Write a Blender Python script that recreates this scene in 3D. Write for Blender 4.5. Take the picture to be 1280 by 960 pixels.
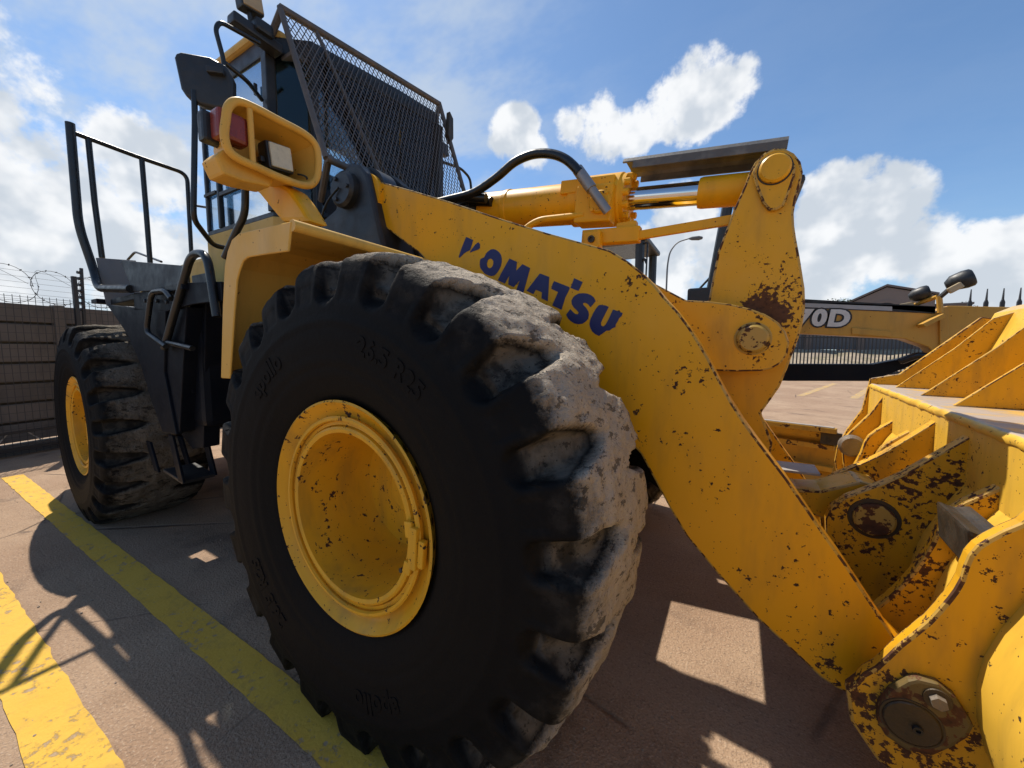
import bpy, bmesh, math, random
from mathutils import Vector, Matrix, noise
R = math.radians
random.seed(7)
for o in list(bpy.data.objects): bpy.data.objects.remove(o)
SC = bpy.context.scene
COL = SC.collection

# ------------------------------------------------------------------ camera
cd = bpy.data.cameras.new('camera'); cam = bpy.data.objects.new('camera', cd); COL.objects.link(cam)
SC.camera = cam
cam.location = (1.096, -2.165, 1.376)
cam.rotation_euler = (Matrix.Rotation(R(30.28), 4, 'Z') @ Matrix.Rotation(R(90-5.16), 4, 'X') @ Matrix.Rotation(R(.32), 4, 'Z')).to_euler()
cd.sensor_fit = 'HORIZONTAL'; cd.sensor_width = 36; cd.lens = 36*478.5/1280
cd.clip_start = .02; cd.clip_end = 4000

# ------------------------------------------------------------------ sun, sky, exposure
SUN = Vector((-.58, .26, 1)).normalized()           # direction towards the sun
sd = bpy.data.lights.new('sun', 'SUN'); sun = bpy.data.objects.new('sun', sd); COL.objects.link(sun)
sd.energy = 5.0; sd.angle = R(.53); sd.color = (1, .93, .82)
sun.rotation_euler = SUN.to_track_quat('Z', 'Y').to_euler()
W = bpy.data.worlds.new('World'); SC.world = W; W.use_nodes = True; W.cycles.sampling_method = 'NONE'
SC.view_settings.view_transform = 'Standard'; SC.view_settings.look = 'None'
SC.view_settings.gamma = 1; SC.view_settings.use_curve_mapping = False
SC.view_settings.exposure = 0.2
SC.cycles.max_bounces = 7; SC.cycles.diffuse_bounces = 3; SC.cycles.glossy_bounces = 3; SC.cycles.transparent_max_bounces = 12

def build_sky():
    nt = W.node_tree; N = nt.nodes; L = nt.links
    N.clear()
    def n(t, **k):
        x = N.new(t)
        for a, b in k.items(): setattr(x, a, b)
        return x
    def val(s, v):
        if isinstance(v, (int, float)): s.default_value = v
        else: L.new(v, s)
    def m(op, a, b=0., clamp=False):
        x = n('ShaderNodeMath', operation=op, use_clamp=clamp); val(x.inputs[0], a); val(x.inputs[1], b); return x.outputs[0]
    def vm(op, a, b):
        x = n('ShaderNodeVectorMath', operation=op); L.new(a, x.inputs[0])
        if isinstance(b, tuple): x.inputs[1].default_value = b
        else: L.new(b, x.inputs[1])
        return x
    def mr(v, a, b, c=0., d=1., smooth=True):
        x = n('ShaderNodeMapRange'); x.interpolation_type = 'SMOOTHSTEP' if smooth else 'LINEAR'
        val(x.inputs[0], v); x.inputs[1].default_value = a; x.inputs[2].default_value = b; x.inputs[3].default_value = c; x.inputs[4].default_value = d
        return x.outputs[0]
    def mixc(f, a, b):
        x = n('ShaderNodeMix', data_type='RGBA'); val(x.inputs[0], f)
        for i, v in ((6, a), (7, b)):
            if isinstance(v, tuple): x.inputs[i].default_value = (*v, 1)
            else: L.new(v, x.inputs[i])
        return x.outputs[2]
    sky = n('ShaderNodeTexSky', sky_type='NISHITA'); sky.sun_disc = False
    sky.sun_elevation = math.asin(SUN.z); sky.sun_rotation = math.atan2(SUN.x, SUN.y)
    sky.air_density = 1.0; sky.dust_density = 1.2; sky.ozone_density = 1.0; sky.altitude = 1400
    tc = n('ShaderNodeTexCoord'); dn = n('ShaderNodeVectorMath', operation='NORMALIZE'); L.new(tc.outputs['Generated'], dn.inputs[0]); d = dn.outputs[0]
    sx = n('ShaderNodeSeparateXYZ'); L.new(d, sx.inputs[0]); Z = sx.outputs['Z']
    def fbm(scale, detail=8, rough=.55, off=0., vec=None, stretch=None, out='Fac'):
        x = n('ShaderNodeTexNoise'); x.inputs['Scale'].default_value = scale; x.inputs['Detail'].default_value = detail
        x.inputs['Roughness'].default_value = rough
        mp = n('ShaderNodeMapping'); mp.inputs['Location'].default_value = (off, off*.7, -off)
        if stretch: mp.inputs['Scale'].default_value = stretch
        L.new(vec or d, mp.inputs['Vector']); L.new(mp.outputs[0], x.inputs['Vector'])
        return x.outputs[out]
    # two scales of puff; the fine one is shared by edge, shading and thin cloud
    puff = fbm(8.5, 6, .62, 1.7); fine = fbm(30, 3, .6, 4.4)
    blobs = list(zip([(-0.088, 0.869, 0.488), (-0.047, 0.868, 0.494), (-0.138, 0.868, 0.476), (-0.271, 0.844, 0.463), (-0.325, 0.818, 0.474), (-0.208, 0.862, 0.462), (-0.443, 0.766, 0.466), (-0.416, 0.795, 0.441), (0.158, 0.953, 0.258), (0.204, 0.952, 0.231), (0.248, 0.95, 0.189), (-0.112, 0.95, 0.292), (-0.153, 0.97, 0.188), (-0.07, 0.979, 0.189), (0.315, 0.938, 0.144), (0.366, 0.922, 0.128), (0.118, 0.979, 0.167), (-0.955, 0.175, 0.241), (-0.913, 0.267, 0.309), (-0.978, 0.133, 0.16), (-0.956, 0.225, 0.191), (-0.943, 0.302, 0.141), (-0.981, 0.039, 0.192), (0.461, 0.881, 0.11), (-0.97, -0.026, 0.242)], [3.4,2.5,3.0,2.7,2.2,2.5,2.4,1.9,3.5,3.7,3.4,3.0,4.8,4.4,3.4,3.6,4.2,4.2,3.6,5,4.4,5,9,4.2,10]))
    cum = None
    for (b, s) in blobs:
        dt = vm('DOT_PRODUCT', d, b).outputs['Value']
        f = mr(dt, math.cos(R(s*1.75)), 1., 0, 1, False)
        cum = f if cum is None else m('MAXIMUM', cum, f)
    band = m('MULTIPLY', mr(Z, .02, .12), mr(Z, .22, .42, 1, 0))
    rest = m('MULTIPLY', mr(fbm(2.6, 2, .5, 3.1), .50, .72), band)
    facing = mr(vm('DOT_PRODUCT', d, (-.5, .862, 0.)).outputs['Value'], .25, .5, 1, 0)
    cum = m('MAXIMUM', cum, m('MULTIPLY', m('MULTIPLY', rest, facing), .8))
    edge = m('ADD', m('MULTIPLY', m('SUBTRACT', puff, .5), 2.7), m('MULTIPLY', m('SUBTRACT', fine, .5), .5))
    dens = m('ADD', m('MULTIPLY', cum, 1.35), edge)
    cmask = m('MULTIPLY', mr(dens, .46, .95), mr(cum, .02, .22))
    plane = n('ShaderNodeVectorMath', operation='DIVIDE'); L.new(d, plane.inputs[0])
    cz = n('ShaderNodeCombineXYZ'); zz = m('ADD', m('MAXIMUM', Z, 0.), .18)
    for k in range(3): L.new(zz, cz.inputs[k])
    L.new(cz.outputs[0], plane.inputs[1])
    thin = mr(m('ADD', fbm(1.9, 5, .64, 5.3, plane.outputs[0], (1, 1.5, 0)), m('MULTIPLY', m('SUBTRACT', fine, .5), .06)), .36, .66)
    west = mr(vm('DOT_PRODUCT', d, [(-0.889, 0.157, 0.429)][0]).outputs['Value'], .50, .90)
    thin = m('MULTIPLY', thin, m('ADD', m('MULTIPLY', west, .95), .06), clamp=True)
    haze = mr(Z, -.02, .36, .5, 0.)
    lump = fbm(13, 3, .5, 6.1)
    shade = mr(m('ADD', m('MULTIPLY', lump, .9), m('ADD', m('MULTIPLY', fine, .16), m('SUBTRACT', m('MULTIPLY', Z, .22), m('MULTIPLY', dens, .05)))), .44, .68)
    ccol = mixc(shade, (.55, .60, .66), (.85, .86, .87))
    sc = n('ShaderNodeMix', data_type='RGBA', blend_type='MULTIPLY'); sc.inputs[0].default_value = 1; L.new(sky.outputs[0], sc.inputs[6]); sc.inputs[7].default_value = (SKY*.86, SKY*1.03, SKY*1.12, 1)
    a = mixc(haze, sc.outputs[2], (.30, .43, .56))
    b = mixc(m('MULTIPLY', thin, .78), a, (.53, .60, .68))
    c = mixc(m('MULTIPLY', cmask, .96), b, ccol)
    bg = n('ShaderNodeBackground'); L.new(c, bg.inputs[0]); bg.inputs[1].default_value = 1
    out = n('ShaderNodeOutputWorld'); L.new(bg.outputs[0], out.inputs[0])
SKY = .125
build_sky()

# ------------------------------------------------------------------ materials
MATS = {}
class NB:
    def __init__(s, name):
        s.mat = bpy.data.materials.new(name); s.mat.use_nodes = True; s.nt = s.mat.node_tree; s.N = s.nt.nodes; s.L = s.nt.links
        s.bs = s.N['Principled BSDF']; s.tc = s.N.new('ShaderNodeTexCoord'); MATS[name] = s.mat
    def co(s, space='Object'): return s.tc.outputs[space]
    def put(s, sock, v):
        if isinstance(v, (int, float)): sock.default_value = v
        elif isinstance(v, tuple): sock.default_value = v if len(v) == len(sock.default_value) else (*v, 1)
        else: s.L.new(v, sock)
    def noise(s, scale, detail=6, rough=.55, vec=None, off=(0, 0, 0), sc=(1, 1, 1)):
        x = s.N.new('ShaderNodeTexNoise'); x.inputs['Scale'].default_value = scale; x.inputs['Detail'].default_value = detail; x.inputs['Roughness'].default_value = rough
        mp = s.N.new('ShaderNodeMapping'); mp.inputs['Location'].default_value = off; mp.inputs['Scale'].default_value = sc
        s.L.new(vec or s.co(), mp.inputs['Vector']); s.L.new(mp.outputs[0], x.inputs['Vector']); return x.outputs['Fac']
    def vor(s, scale, vec=None, feature='F1', out='Distance', rnd=1.):
        x = s.N.new('ShaderNodeTexVoronoi'); x.inputs['Scale'].default_value = scale; x.feature = feature; x.inputs['Randomness'].default_value = rnd
        s.L.new(vec or s.co(), x.inputs['Vector']); return x.outputs[out]
    def mr(s, v, a, b, c=0., d=1.):
        x = s.N.new('ShaderNodeMapRange'); x.interpolation_type = 'SMOOTHSTEP'; s.put(x.inputs[0], v); x.inputs[1].default_value = a; x.inputs[2].default_value = b; x.inputs[3].default_value = c; x.inputs[4].default_value = d; return x.outputs[0]
    def m(s, op, a, b=0., clamp=False):
        x = s.N.new('ShaderNodeMath'); x.operation = op; x.use_clamp = clamp; s.put(x.inputs[0], a); s.put(x.inputs[1], b); return x.outputs[0]
    def mix(s, f, a, b):
        x = s.N.new('ShaderNodeMix'); x.data_type = 'RGBA'; s.put(x.inputs[0], f); s.put(x.inputs[6], a); s.put(x.inputs[7], b); return x.outputs[2]
    def sep(s, space='Object'):
        x = s.N.new('ShaderNodeSeparateXYZ'); s.L.new(s.co(space), x.inputs[0]); return x.outputs
    def bump(s, h, strength=.3, dist=.01):
        b = s.N.new('ShaderNodeBump'); b.inputs['Strength'].default_value = strength; b.inputs['Distance'].default_value = dist; s.put(b.inputs['Height'], h); s.L.new(b.outputs[0], s.bs.inputs['Normal'])
    def fin(s, col, rough=.5, metal=0., spec=None):
        s.put(s.bs.inputs['Base Color'], col); s.put(s.bs.inputs['Roughness'], rough); s.put(s.bs.inputs['Metallic'], metal)
        if spec is not None: s.bs.inputs['Specular IOR Level'].default_value = spec
        return s.mat

RUST = (.045, .022, .014); RUST2 = (.11, .045, .02)
def paint(name, col, chips=.25, scale=26, fade=.25, dirt=.2, region=None, rough=.42, dust=0.):
    """chipped machine paint: chips 0..1, region = (centre, radius, boost) of heavy wear or painted-in shade in object space"""
    b = NB(name)
    base = b.mix(b.m('MULTIPLY', b.noise(2.3, 3), fade*1.3, True), col, tuple(min(1, c*.88+k) for c, k in zip(col, (.05, .045, .012))))
    streak = b.mr(b.noise(9, 4, .6, sc=(1, 1, .25)), .45, .75)
    base = b.mix(b.m('MULTIPLY', streak, dirt), base, (.22, .14, .045))
    n1 = b.noise(scale, 4, .62); n2 = b.noise(scale*.17, 2, .6, off=(3, 1, 2))
    thr = b.m('ADD', n1, b.m('MULTIPLY', b.m('SUBTRACT', n2, .5), .55))
    if region:
        acc = None
        for (ctr, rad, boost) in region:
            vd = b.N.new('ShaderNodeVectorMath'); vd.operation = 'DISTANCE'; b.L.new(b.co(), vd.inputs[0]); vd.inputs[1].default_value = ctr
            g = b.mr(vd.outputs['Value'], 0., rad, boost, 0.)
            acc = g if acc is None else b.m('MAXIMUM', acc, g)
        thr = b.m('ADD', thr, acc)
    lo = .745-.26*chips
    chip = b.mr(thr, lo, lo+.022)
    # small round stone chips
    v = b.vor(scale*2.1, out='Distance'); vc = b.vor(scale*2.1, out='Color')
    sp = b.N.new('ShaderNodeSeparateColor'); b.L.new(vc, sp.inputs[0])
    dot = b.m('MULTIPLY', b.mr(v, .16, .22, 1, 0), b.mr(sp.outputs[0], 1-.30*chips-.01, 1-.30*chips))
    chip = b.m('MAXIMUM', chip, dot)
    rust = b.mix(b.mr(n1, .45, .75), RUST2, RUST)
    colr = b.mix(chip, base, rust)
    if dust:
        ge = b.N.new('ShaderNodeNewGeometry'); sz = b.N.new('ShaderNodeSeparateXYZ'); b.L.new(ge.outputs['Normal'], sz.inputs[0])
        colr = b.mix(b.m('MULTIPLY', b.mr(sz.outputs[2], .78, .95), b.mr(n2, .30, .52, .25*dust, dust)), colr, (.40, .33, .27))
    rg = b.m('ADD', b.mr(n2, .3, .7, rough-.08, rough+.14), b.m('MULTIPLY', chip, .35))
    h = b.m('ADD', b.m('MULTIPLY', chip, -.6), b.m('MULTIPLY', b.noise(4, 3), .5))
    b.bump(h, .22, .006)
    return b.fin(colr, rg, 0., .32)
YEL = (.80, .39, .006)
EDGE = {'arm_paint': 'worn_edge', 'bucket_paint': 'worn_edge', 'bellcrank_paint': 'worn_edge', 'grader_paint': 'grader_paint'}
EDGE.pop('grader_paint')
paint('worn_edge', (.50, .30, .06), .92, 38, .5, .6)
paint('arm_paint', (.79, .37, .004), .20, 48, .22, .25, region=[((1.45, -.6, .40), .34, .10), ((1.25, -.6, .36), .28, .10)])
paint('yellow_paint', YEL, .14, 30, .25, .2)
paint('fender_paint', (.70, .395, .07), .10, 30, .4, .28)
paint('cab_paint', (.64, .41, .12), .05, 30, .4, .25, rough=.66)
paint('rim_paint', (.74, .37, .016), .36, 46, .3, .4)
paint('bellcrank_paint', (.70, .355, .010), .24, 60, .35, .4, region=[((1.17, -.2, 1.545), .12, .55), ((1.24, -.2, 1.53), .10, .5), ((1.27, -.22, 1.60), .28, .20), ((1.27, .22, 1.60), .26, .2), ((1.2, -.3, 1.42), .2, .10), ((1.32, 0, 1.5), .25, .16)])  # first two regions paint the shaded hollow above the bracket in rust colour
paint('bucket_paint', (.66, .335, .012), .36, 56, .3, .55, dust=.9, region=[((-.16, .58, .74), .40, .16), ((-.12, .33, .6), .36, .13), ((-.1, .93, .7), .4, .13), ((-.28, -.02, .42), .2, .2), ((-.2, .55, .75), .30, .16), ((-.2, .0, .3), .32, .2), ((-.05, .4, 1.0), .3, .1)])
paint('bucket_shell_paint', (.76, .45, .05), .24, 44, .4, .35, dust=1.0)
paint('pin_paint', (.42, .27, .06), .85, 22, .4, .5)
paint('grader_paint', (.56, .30, .05), .12, 20, .4, .4)
paint('retainer_paint', (.10, .07, .03), .9, 30, .5, .7)
paint('grader_moldboard_paint', (.50, .27, .03), .4, 9, .4, .6)

def simple(name, col, rough=.5, metal=0., var=.25, scale=12, bump=.1, dust=0., dustcol=(.30, .24, .18), spec=None):
    b = NB(name); n = b.noise(scale, 3, .6)
    c = b.mix(n, tuple(x*(1-var) for x in col), tuple(min(1, x*(1+var)) for x in col))
    if dust:
        c = b.mix(b.m('MULTIPLY', b.mr(b.noise(scale*.35, 4, .65, off=(1, 4, 2)), .42, .68), dust), c, dustcol)
    b.bump(b.noise(scale*6, 2), bump, .004)
    return b.fin(c, b.mr(n, .3, .7, rough-.08, rough+.1), metal, spec)
simple('black_steel', (.014, .016, .019), .42, 0, .3, 14, .1, .25, (.10, .085, .07))
simple('slate_steel', (.018, .024, .032), .5, 0, .2, 9, .06, .18, (.06, .055, .05), .3)
simple('dark_slate_steel', (.004, .006, .011), .5, 0, .3, 9, .06, .2, (.018, .018, .018), .14)
simple('grey_plate', (.15, .18, .22), .5, 0, .15, 9, .06, .2)
simple('rail_black', (.012, .014, .016), .34, 0, .3, 20, .05)
simple('plastic_black', (.016, .018, .02), .45, 0, .2, 30, .12, .15, (.08, .07, .06))
simple('hose_black', (.010, .011, .012), .33, 0, .2, 40, .05)
simple('ferrule_steel', (.32, .30, .28), .45, .6, .2, 30, .1)
simple('guard_steel', (.11, .105, .10), .55, .3, .4, 16, .25, .7, (.26, .23, .19))
simple('mesh_steel', (.105, .095, .088), .6, .2, .4, 40, .2, .6, (.17, .13, .10))
simple('headliner_grey', (.10, .10, .105), .8)
simple('interior_dark', (.02, .022, .026), .7)
simple('axle_black', (.012, .012, .012), .6, 0, .3, 10, .2, .5, (.06, .05, .04))
simple('worn_steel', (.20, .165, .13), .55, .25, .45, 18, .4, .5, (.13, .10, .075))
simple('dusty_steel', (.33, .30, .27), .7, .1, .3, 14, .3, .8, (.44, .39, .34))
simple('pin_dark', (.045, .036, .026), .5, .3, .5, 20, .4, .6, (.09, .06, .03))
simple('lamp_glass', (.60, .56, .42), .35, 0, .2, 60, .4)
simple('lamp_back', (.42, .32, .18), .5, 0, .2, 20, .1)
simple('orange_lens', (.22, .035, .02), .3, 0, .2, 20, .1)
simple('decal_blue', (.012, .016, .105), .45, 0, .2, 30, .05)
simple('decal_white', (.62, .62, .60), .5)
simple('decal_black', (.012, .012, .014), .5)
simple('decal_grey', (.36, .36, .36), .4)
def precast():
    b = NB('precast_concrete'); oi = b.N.new('ShaderNodeObjectInfo')
    n = b.noise(5, 4, .6); c = b.mix(n, (.075, .066, .058), (.125, .11, .096))
    c = b.mix(b.m('MULTIPLY', oi.outputs['Random'], .65), c, (.18, .155, .135))
    c = b.mix(b.m('MULTIPLY', b.mr(b.noise(3, 5, .65, off=(4, 2, 1), sc=(1, 1, .3)), .48, .7), .6), c, (.03, .026, .023))
    b.bump(b.noise(40, 4), .5, .006); return b.fin(c, .88)
precast()
simple('wire_steel', (.05, .05, .05), .75, 0, .2)
simple('palisade_black', (.02, .02, .022), .5)
simple('wall_dark', (.11, .11, .115), .8, 0, .2, 2)
simple('pillar_brown', (.16, .12, .10), .8)
simple('building_wall', (.20, .165, .145), .9, 0, .15, .6)
simple('roof_sheet', (.14, .125, .12), .8, 0, .2, 1)
simple('tree_leaf', (.05, .07, .025), .7, 0, .3, 3)
simple('bark', (.07, .05, .035), .9)
simple('lamp_pole_steel', (.16, .16, .16), .5, .5)
simple('rock_stone', (.30, .235, .18), .9, 0, .3, 30, .4)
simple('gravel_verge', (.36, .29, .21), .95, 0, .5, 3, .4, .6, (.16, .15, .07))
def chrome():
    b = NB('chrome'); return b.fin((.72, .72, .72), .07, 1.)
chrome()
def glass(name, tint, refl=.9):
    mt = bpy.data.materials.new(name); mt.use_nodes = True; nt = mt.node_tree; nt.nodes.clear()
    tr = nt.nodes.new('ShaderNodeBsdfTransparent'); tr.inputs[0].default_value = (*tint, 1)
    gl = nt.nodes.new('ShaderNodeBsdfGlossy'); gl.inputs['Roughness'].default_value = .015; gl.inputs[0].default_value = (refl, refl, refl, 1)
    fr = nt.nodes.new('ShaderNodeFresnel'); fr.inputs[0].default_value = 1.5
    mx = nt.nodes.new('ShaderNodeMixShader'); nt.links.new(fr.outputs[0], mx.inputs[0]); nt.links.new(tr.outputs[0], mx.inputs[1]); nt.links.new(gl.outputs[0], mx.inputs[2])
    o = nt.nodes.new('ShaderNodeOutputMaterial'); nt.links.new(mx.outputs[0], o.inputs[0]); MATS[name] = mt
glass('tinted_glass', (.42, .60, .66))
glass('clear_glass', (.84, .90, .92))
glass('thin_glass', (.95, .97, .97))
def film(name, tint, k):
    mt = bpy.data.materials.new(name); mt.use_nodes = True; nt = mt.node_tree; nt.nodes.clear()
    tr = nt.nodes.new('ShaderNodeBsdfTransparent'); tr.inputs[0].default_value = (*tint, 1)
    gl = nt.nodes.new('ShaderNodeBsdfGlossy'); gl.inputs['Roughness'].default_value = .03; gl.inputs[0].default_value = (.9, .95, 1, 1)
    mx = nt.nodes.new('ShaderNodeMixShader'); mx.inputs[0].default_value = k; nt.links.new(tr.outputs[0], mx.inputs[1]); nt.links.new(gl.outputs[0], mx.inputs[2])
    o = nt.nodes.new('ShaderNodeOutputMaterial'); nt.links.new(mx.outputs[0], o.inputs[0]); MATS[name] = mt
film('filmed_glass', (.6, .72, .78), .55)
def rubber(name, dust, dcol, r0=.838, r1=.858, rs=1.):
    b = NB(name); s = b.sep()
    rr = b.m('SQRT', b.m('ADD', b.m('MULTIPLY', s[0], s[0]), b.m('MULTIPLY', s[2], s[2])))
    if rs != 1: rr = b.m('ADD', b.m('MULTIPLY', b.m('SUBTRACT', rr, .372), 1/rs), .372)
    big = b.noise(7, 5, .68); fine = b.noise(38, 5, .72, off=(2, 5, 1))
    f = b.mr(b.m('ADD', rr, b.m('ADD', b.m('MULTIPLY', b.m('SUBTRACT', big, .5), .05), b.m('MULTIPLY', b.m('SUBTRACT', fine, .5), .035))), r0, r1)
    # dust caught on the shoulders and groove floors, thin
    thin = b.m('MULTIPLY', b.mr(b.noise(11, 4, .6, off=(7, 0, 3)), .42, .72), b.mr(rr, .66, .82, .0, .22))
    n90 = b.noise(90, 4, .7); pits = b.m('MAXIMUM', b.mr(n90, .61, .66), b.mr(b.noise(30, 5, .75, off=(9, 2, 4), sc=(1, .4, 1)), .565, .60))
    rub = b.mix(big, (.0035, .0035, .0042), (.0075, .0072, .007))
    dc = b.mix(b.noise(24, 4, .65), tuple(x*.62 for x in dcol), tuple(min(1, x*1.25) for x in dcol))
    ay = b.m('ABSOLUTE', b.m('SUBTRACT', s[1], .29))
    floor = b.m('MULTIPLY', b.m('MULTIPLY', b.mr(rr, .70, .735), b.mr(rr, .81, .835, 1., 0.)), b.m('MULTIPLY', b.mr(ay, .270, .300, 1., 0.), b.mr(b.noise(14, 4, .6, off=(3, 8, 1)), .36, .60, .05, .24)))
    thin = b.m('MAXIMUM', b.m('MULTIPLY', thin, .22), floor)
    k = b.m('MULTIPLY', b.m('MAXIMUM', f, thin), dust)
    k = b.m('MULTIPLY', k, b.m('SUBTRACT', 1., b.m('MULTIPLY', pits, .66)))
    col = b.mix(k, rub, dc)
    h = b.m('ADD', b.m('MULTIPLY', fine, b.m('ADD', b.m('MULTIPLY', f, .9), .1)), b.m('MULTIPLY', b.m('MULTIPLY', n90, f), .6))
    b.bump(h, 1., .022)
    return b.fin(col, b.mr(k, 0, .5, .66, .92), 0, .10)
rubber('dusty_rubber', 1., (.52, .44, .345), .822, .860)
rubber('dark_rubber', .75, (.27, .23, .18), .838, .872, .86)
def ground_mat():
    b = NB('yard_concrete')
    a = b.noise(.55, 5, .6); c = b.noise(3.5, 5, .65, off=(3, 3, 0)); d = b.noise(55, 4, .7)
    col = b.mix(b.mr(a, .35, .68), (.32, .205, .13), (.42, .29, .19))
    col = b.mix(b.m('MULTIPLY', b.mr(c, .46, .72), .55), col, (.26, .17, .11))
    stain = b.mr(b.noise(1.5, 4, .65, off=(8, 2, 0)), .56, .70)
    col = b.mix(b.m('MULTIPLY', stain, .65), col, (.13, .085, .06))
    g2 = b.noise(110, 3, .6, off=(1, 6, 0))
    col = b.mix(b.m('MULTIPLY', b.mr(d, .52, .70), .60), col, (.15, .105, .075))
    col = b.mix(b.m('MULTIPLY', b.mr(g2, .54, .70), .55), col, (.56, .44, .33))
    col = b.mix(b.m('MULTIPLY', b.mr(g2, .46, .30), .5), col, (.16, .11, .08))
    crk = b.mr(b.vor(.45, feature='DISTANCE_TO_EDGE'), .0, .006, 1, 0)
    wob = b.m('MULTIPLY', crk, b.mr(b.noise(1.2, 5, off=(5, 5, 0)), .45, .6))
    col = b.mix(b.m('MULTIPLY', wob, .7), col, (.08, .06, .05))
    b.bump(b.m('ADD', b.m('MULTIPLY', d, 1.), b.m('ADD', b.m('MULTIPLY', g2, .9), b.m('MULTIPLY', wob, -2.))), .8, .010)
    return b.fin(col, b.mr(c, .3, .7, .78, .93), 0, .25)
ground_mat()
def line_mat(name='line_paint', k=.85, lo=.565):
    b = NB(name)
    n = b.noise(26, 8, .72); big = b.noise(3, 6, .65, off=(4, 1, 0))
    wear = b.mr(b.m('ADD', n, b.m('MULTIPLY', b.m('SUBTRACT', big, .5), .5)), lo, lo+.10)
    col = b.mix(b.noise(5, 6), (.62, .35, .035), (.72, .45, .075))
    col = b.mix(b.m('MULTIPLY', b.mr(b.noise(9, 8, .7, off=(2, 2, 0)), .5, .72), .5), col, (.36, .22, .07))
    col = b.mix(b.m('MULTIPLY', wear, k), col, (.36, .265, .19))
    b.bump(b.m('ADD', b.noise(70, 6, .7), b.m('MULTIPLY', wear, -.8)), .6, .007)
    return b.fin(col, .78, 0, .3)
line_mat()
line_mat('faded_line_paint', .9, .40)

# ------------------------------------------------------------------ mesh helpers
def obj(name, bm, mat, parent=None, smooth=False, loc=None):
    bmesh.ops.recalc_face_normals(bm, faces=bm.faces[:])
    me = bpy.data.meshes.new(name); bm.to_mesh(me); bm.free()
    if smooth:
        for p in me.polygons: p.use_smooth = True
        if smooth is not True: me.set_sharp_from_angle(angle=R(smooth))
    o = bpy.data.objects.new(name, me); COL.objects.link(o)
    if mat: me.materials.append(MATS[mat])
    if parent: o.parent = parent
    if loc is not None: o.location = loc
    return o
def empty(name, loc=(0, 0, 0)):
    o = bpy.data.objects.new(name, None); COL.objects.link(o); o.location = loc; o.empty_display_size = .2; return o
def tag(o, label=None, cat=None, group=None, kind=None):
    if label: o['label'] = label
    if cat: o['category'] = cat
    if group: o['group'] = group
    if kind: o['kind'] = kind
    return o
def bev(bm, w, seg=2, ang=25, mi=-1):
    if w <= 0: return bm
    es = [e for e in bm.edges if len(e.link_faces) == 2 and e.calc_face_angle(0) > R(ang)]
    bmesh.ops.bevel(bm, geom=es, offset=w, segments=seg, affect='EDGES', clamp_overlap=True, profile=.6, material=mi)
    return bm
def add_prism(bm, poly, a0, a1, axis='y'):
    def mk(p, a): return {'y': (p[0], a, p[1]), 'x': (a, p[0], p[1]), 'z': (p[0], p[1], a)}[axis]
    A = [bm.verts.new(mk(p, a0)) for p in poly]; B = [bm.verts.new(mk(p, a1)) for p in poly]
    n = len(poly); bm.faces.new(A); bm.faces.new(B[::-1])
    for i in range(n): bm.faces.new((A[i], A[(i+1) % n], B[(i+1) % n], B[i]))
    return bm
def prism(name, poly, a0, a1, mat, parent=None, axis='y', w=.004, smooth=False, loc=None):
    bm = bmesh.new(); add_prism(bm, poly, a0, a1, axis); bmesh.ops.recalc_face_normals(bm, faces=bm.faces[:]); wear = mat in EDGE and w > 0; bev(bm, w*(1.25 if wear else 1), mi=1 if wear else -1)
    o = obj(name, bm, mat, parent, smooth, loc)
    if wear: o.data.materials.append(MATS[EDGE[mat]])
    return o
def add_box(bm, c, s, rot=None):
    M = Matrix.Translation(c) @ (rot.to_4x4() if rot else Matrix.Identity(4)) @ Matrix.Diagonal((*s, 1))
    bmesh.ops.create_cube(bm, size=1, matrix=M); return bm
def box(name, c, s, mat, parent=None, rot=None, w=.004):
    bm = bmesh.new(); add_box(bm, c, s, rot); bev(bm, w); return obj(name, bm, mat, parent)
def spline(pts, n=6):
    P = [Vector(p) for p in pts]; out = []
    for i in range(len(P)-1):
        p0 = P[max(i-1, 0)]; p1 = P[i]; p2 = P[i+1]; p3 = P[min(i+2, len(P)-1)]
        for k in range(n):
            t = k/n
            out.append(.5*((2*p1)+(p2-p0)*t+(2*p0-5*p1+4*p2-p3)*t*t+(3*p1-p0-3*p2+p3)*t**3))
    out.append(P[-1]); return out
def rounded(pts, r=.06, n=5):
    P = [Vector(p) for p in pts]; out = [P[0]]
    for i in range(1, len(P)-1):
        a = (P[i-1]-P[i]); b = (P[i+1]-P[i]); k = min(r, a.length*.45, b.length*.45)
        s = P[i]+a.normalized()*k; e = P[i]+b.normalized()*k
        for j in range(n+1):
            t = j/n; out.append((1-t)**2*s+2*t*(1-t)*P[i]+t*t*e)
    out.append(P[-1]); return out
def add_tube(bm, pts, r, seg=10, cap=True, r_end=None):
    P = [Vector(p) for p in pts]; rings = []
    up = Vector((0, 0, 1)); t0 = (P[1]-P[0]).normalized()
    if abs(t0.dot(up)) > .9: up = Vector((1, 0, 0))
    u = t0.cross(up).normalized()
    for i, p in enumerate(P):
        t = (P[min(i+1, len(P)-1)]-P[max(i-1, 0)]).normalized()
        u = (u-t*u.dot(t)).normalized(); v = t.cross(u)
        rr = r if r_end is None else r+(r_end-r)*i/(len(P)-1)
        rings.append([bm.verts.new(p+(u*math.cos(2*math.pi*k/seg)+v*math.sin(2*math.pi*k/seg))*rr) for k in range(seg)])
    for a, b in zip(rings, rings[1:]):
        for k in range(seg): bm.faces.new((a[k], a[(k+1) % seg], b[(k+1) % seg], b[k]))
    if cap: bm.faces.new(rings[0]); bm.faces.new(rings[-1][::-1])
    return bm
def tube(name, pts, r, mat, parent=None, seg=12, r_end=None):
    bm = bmesh.new(); add_tube(bm, pts, r, seg, True, r_end); return obj(name, bm, mat, parent, 40)
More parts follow.
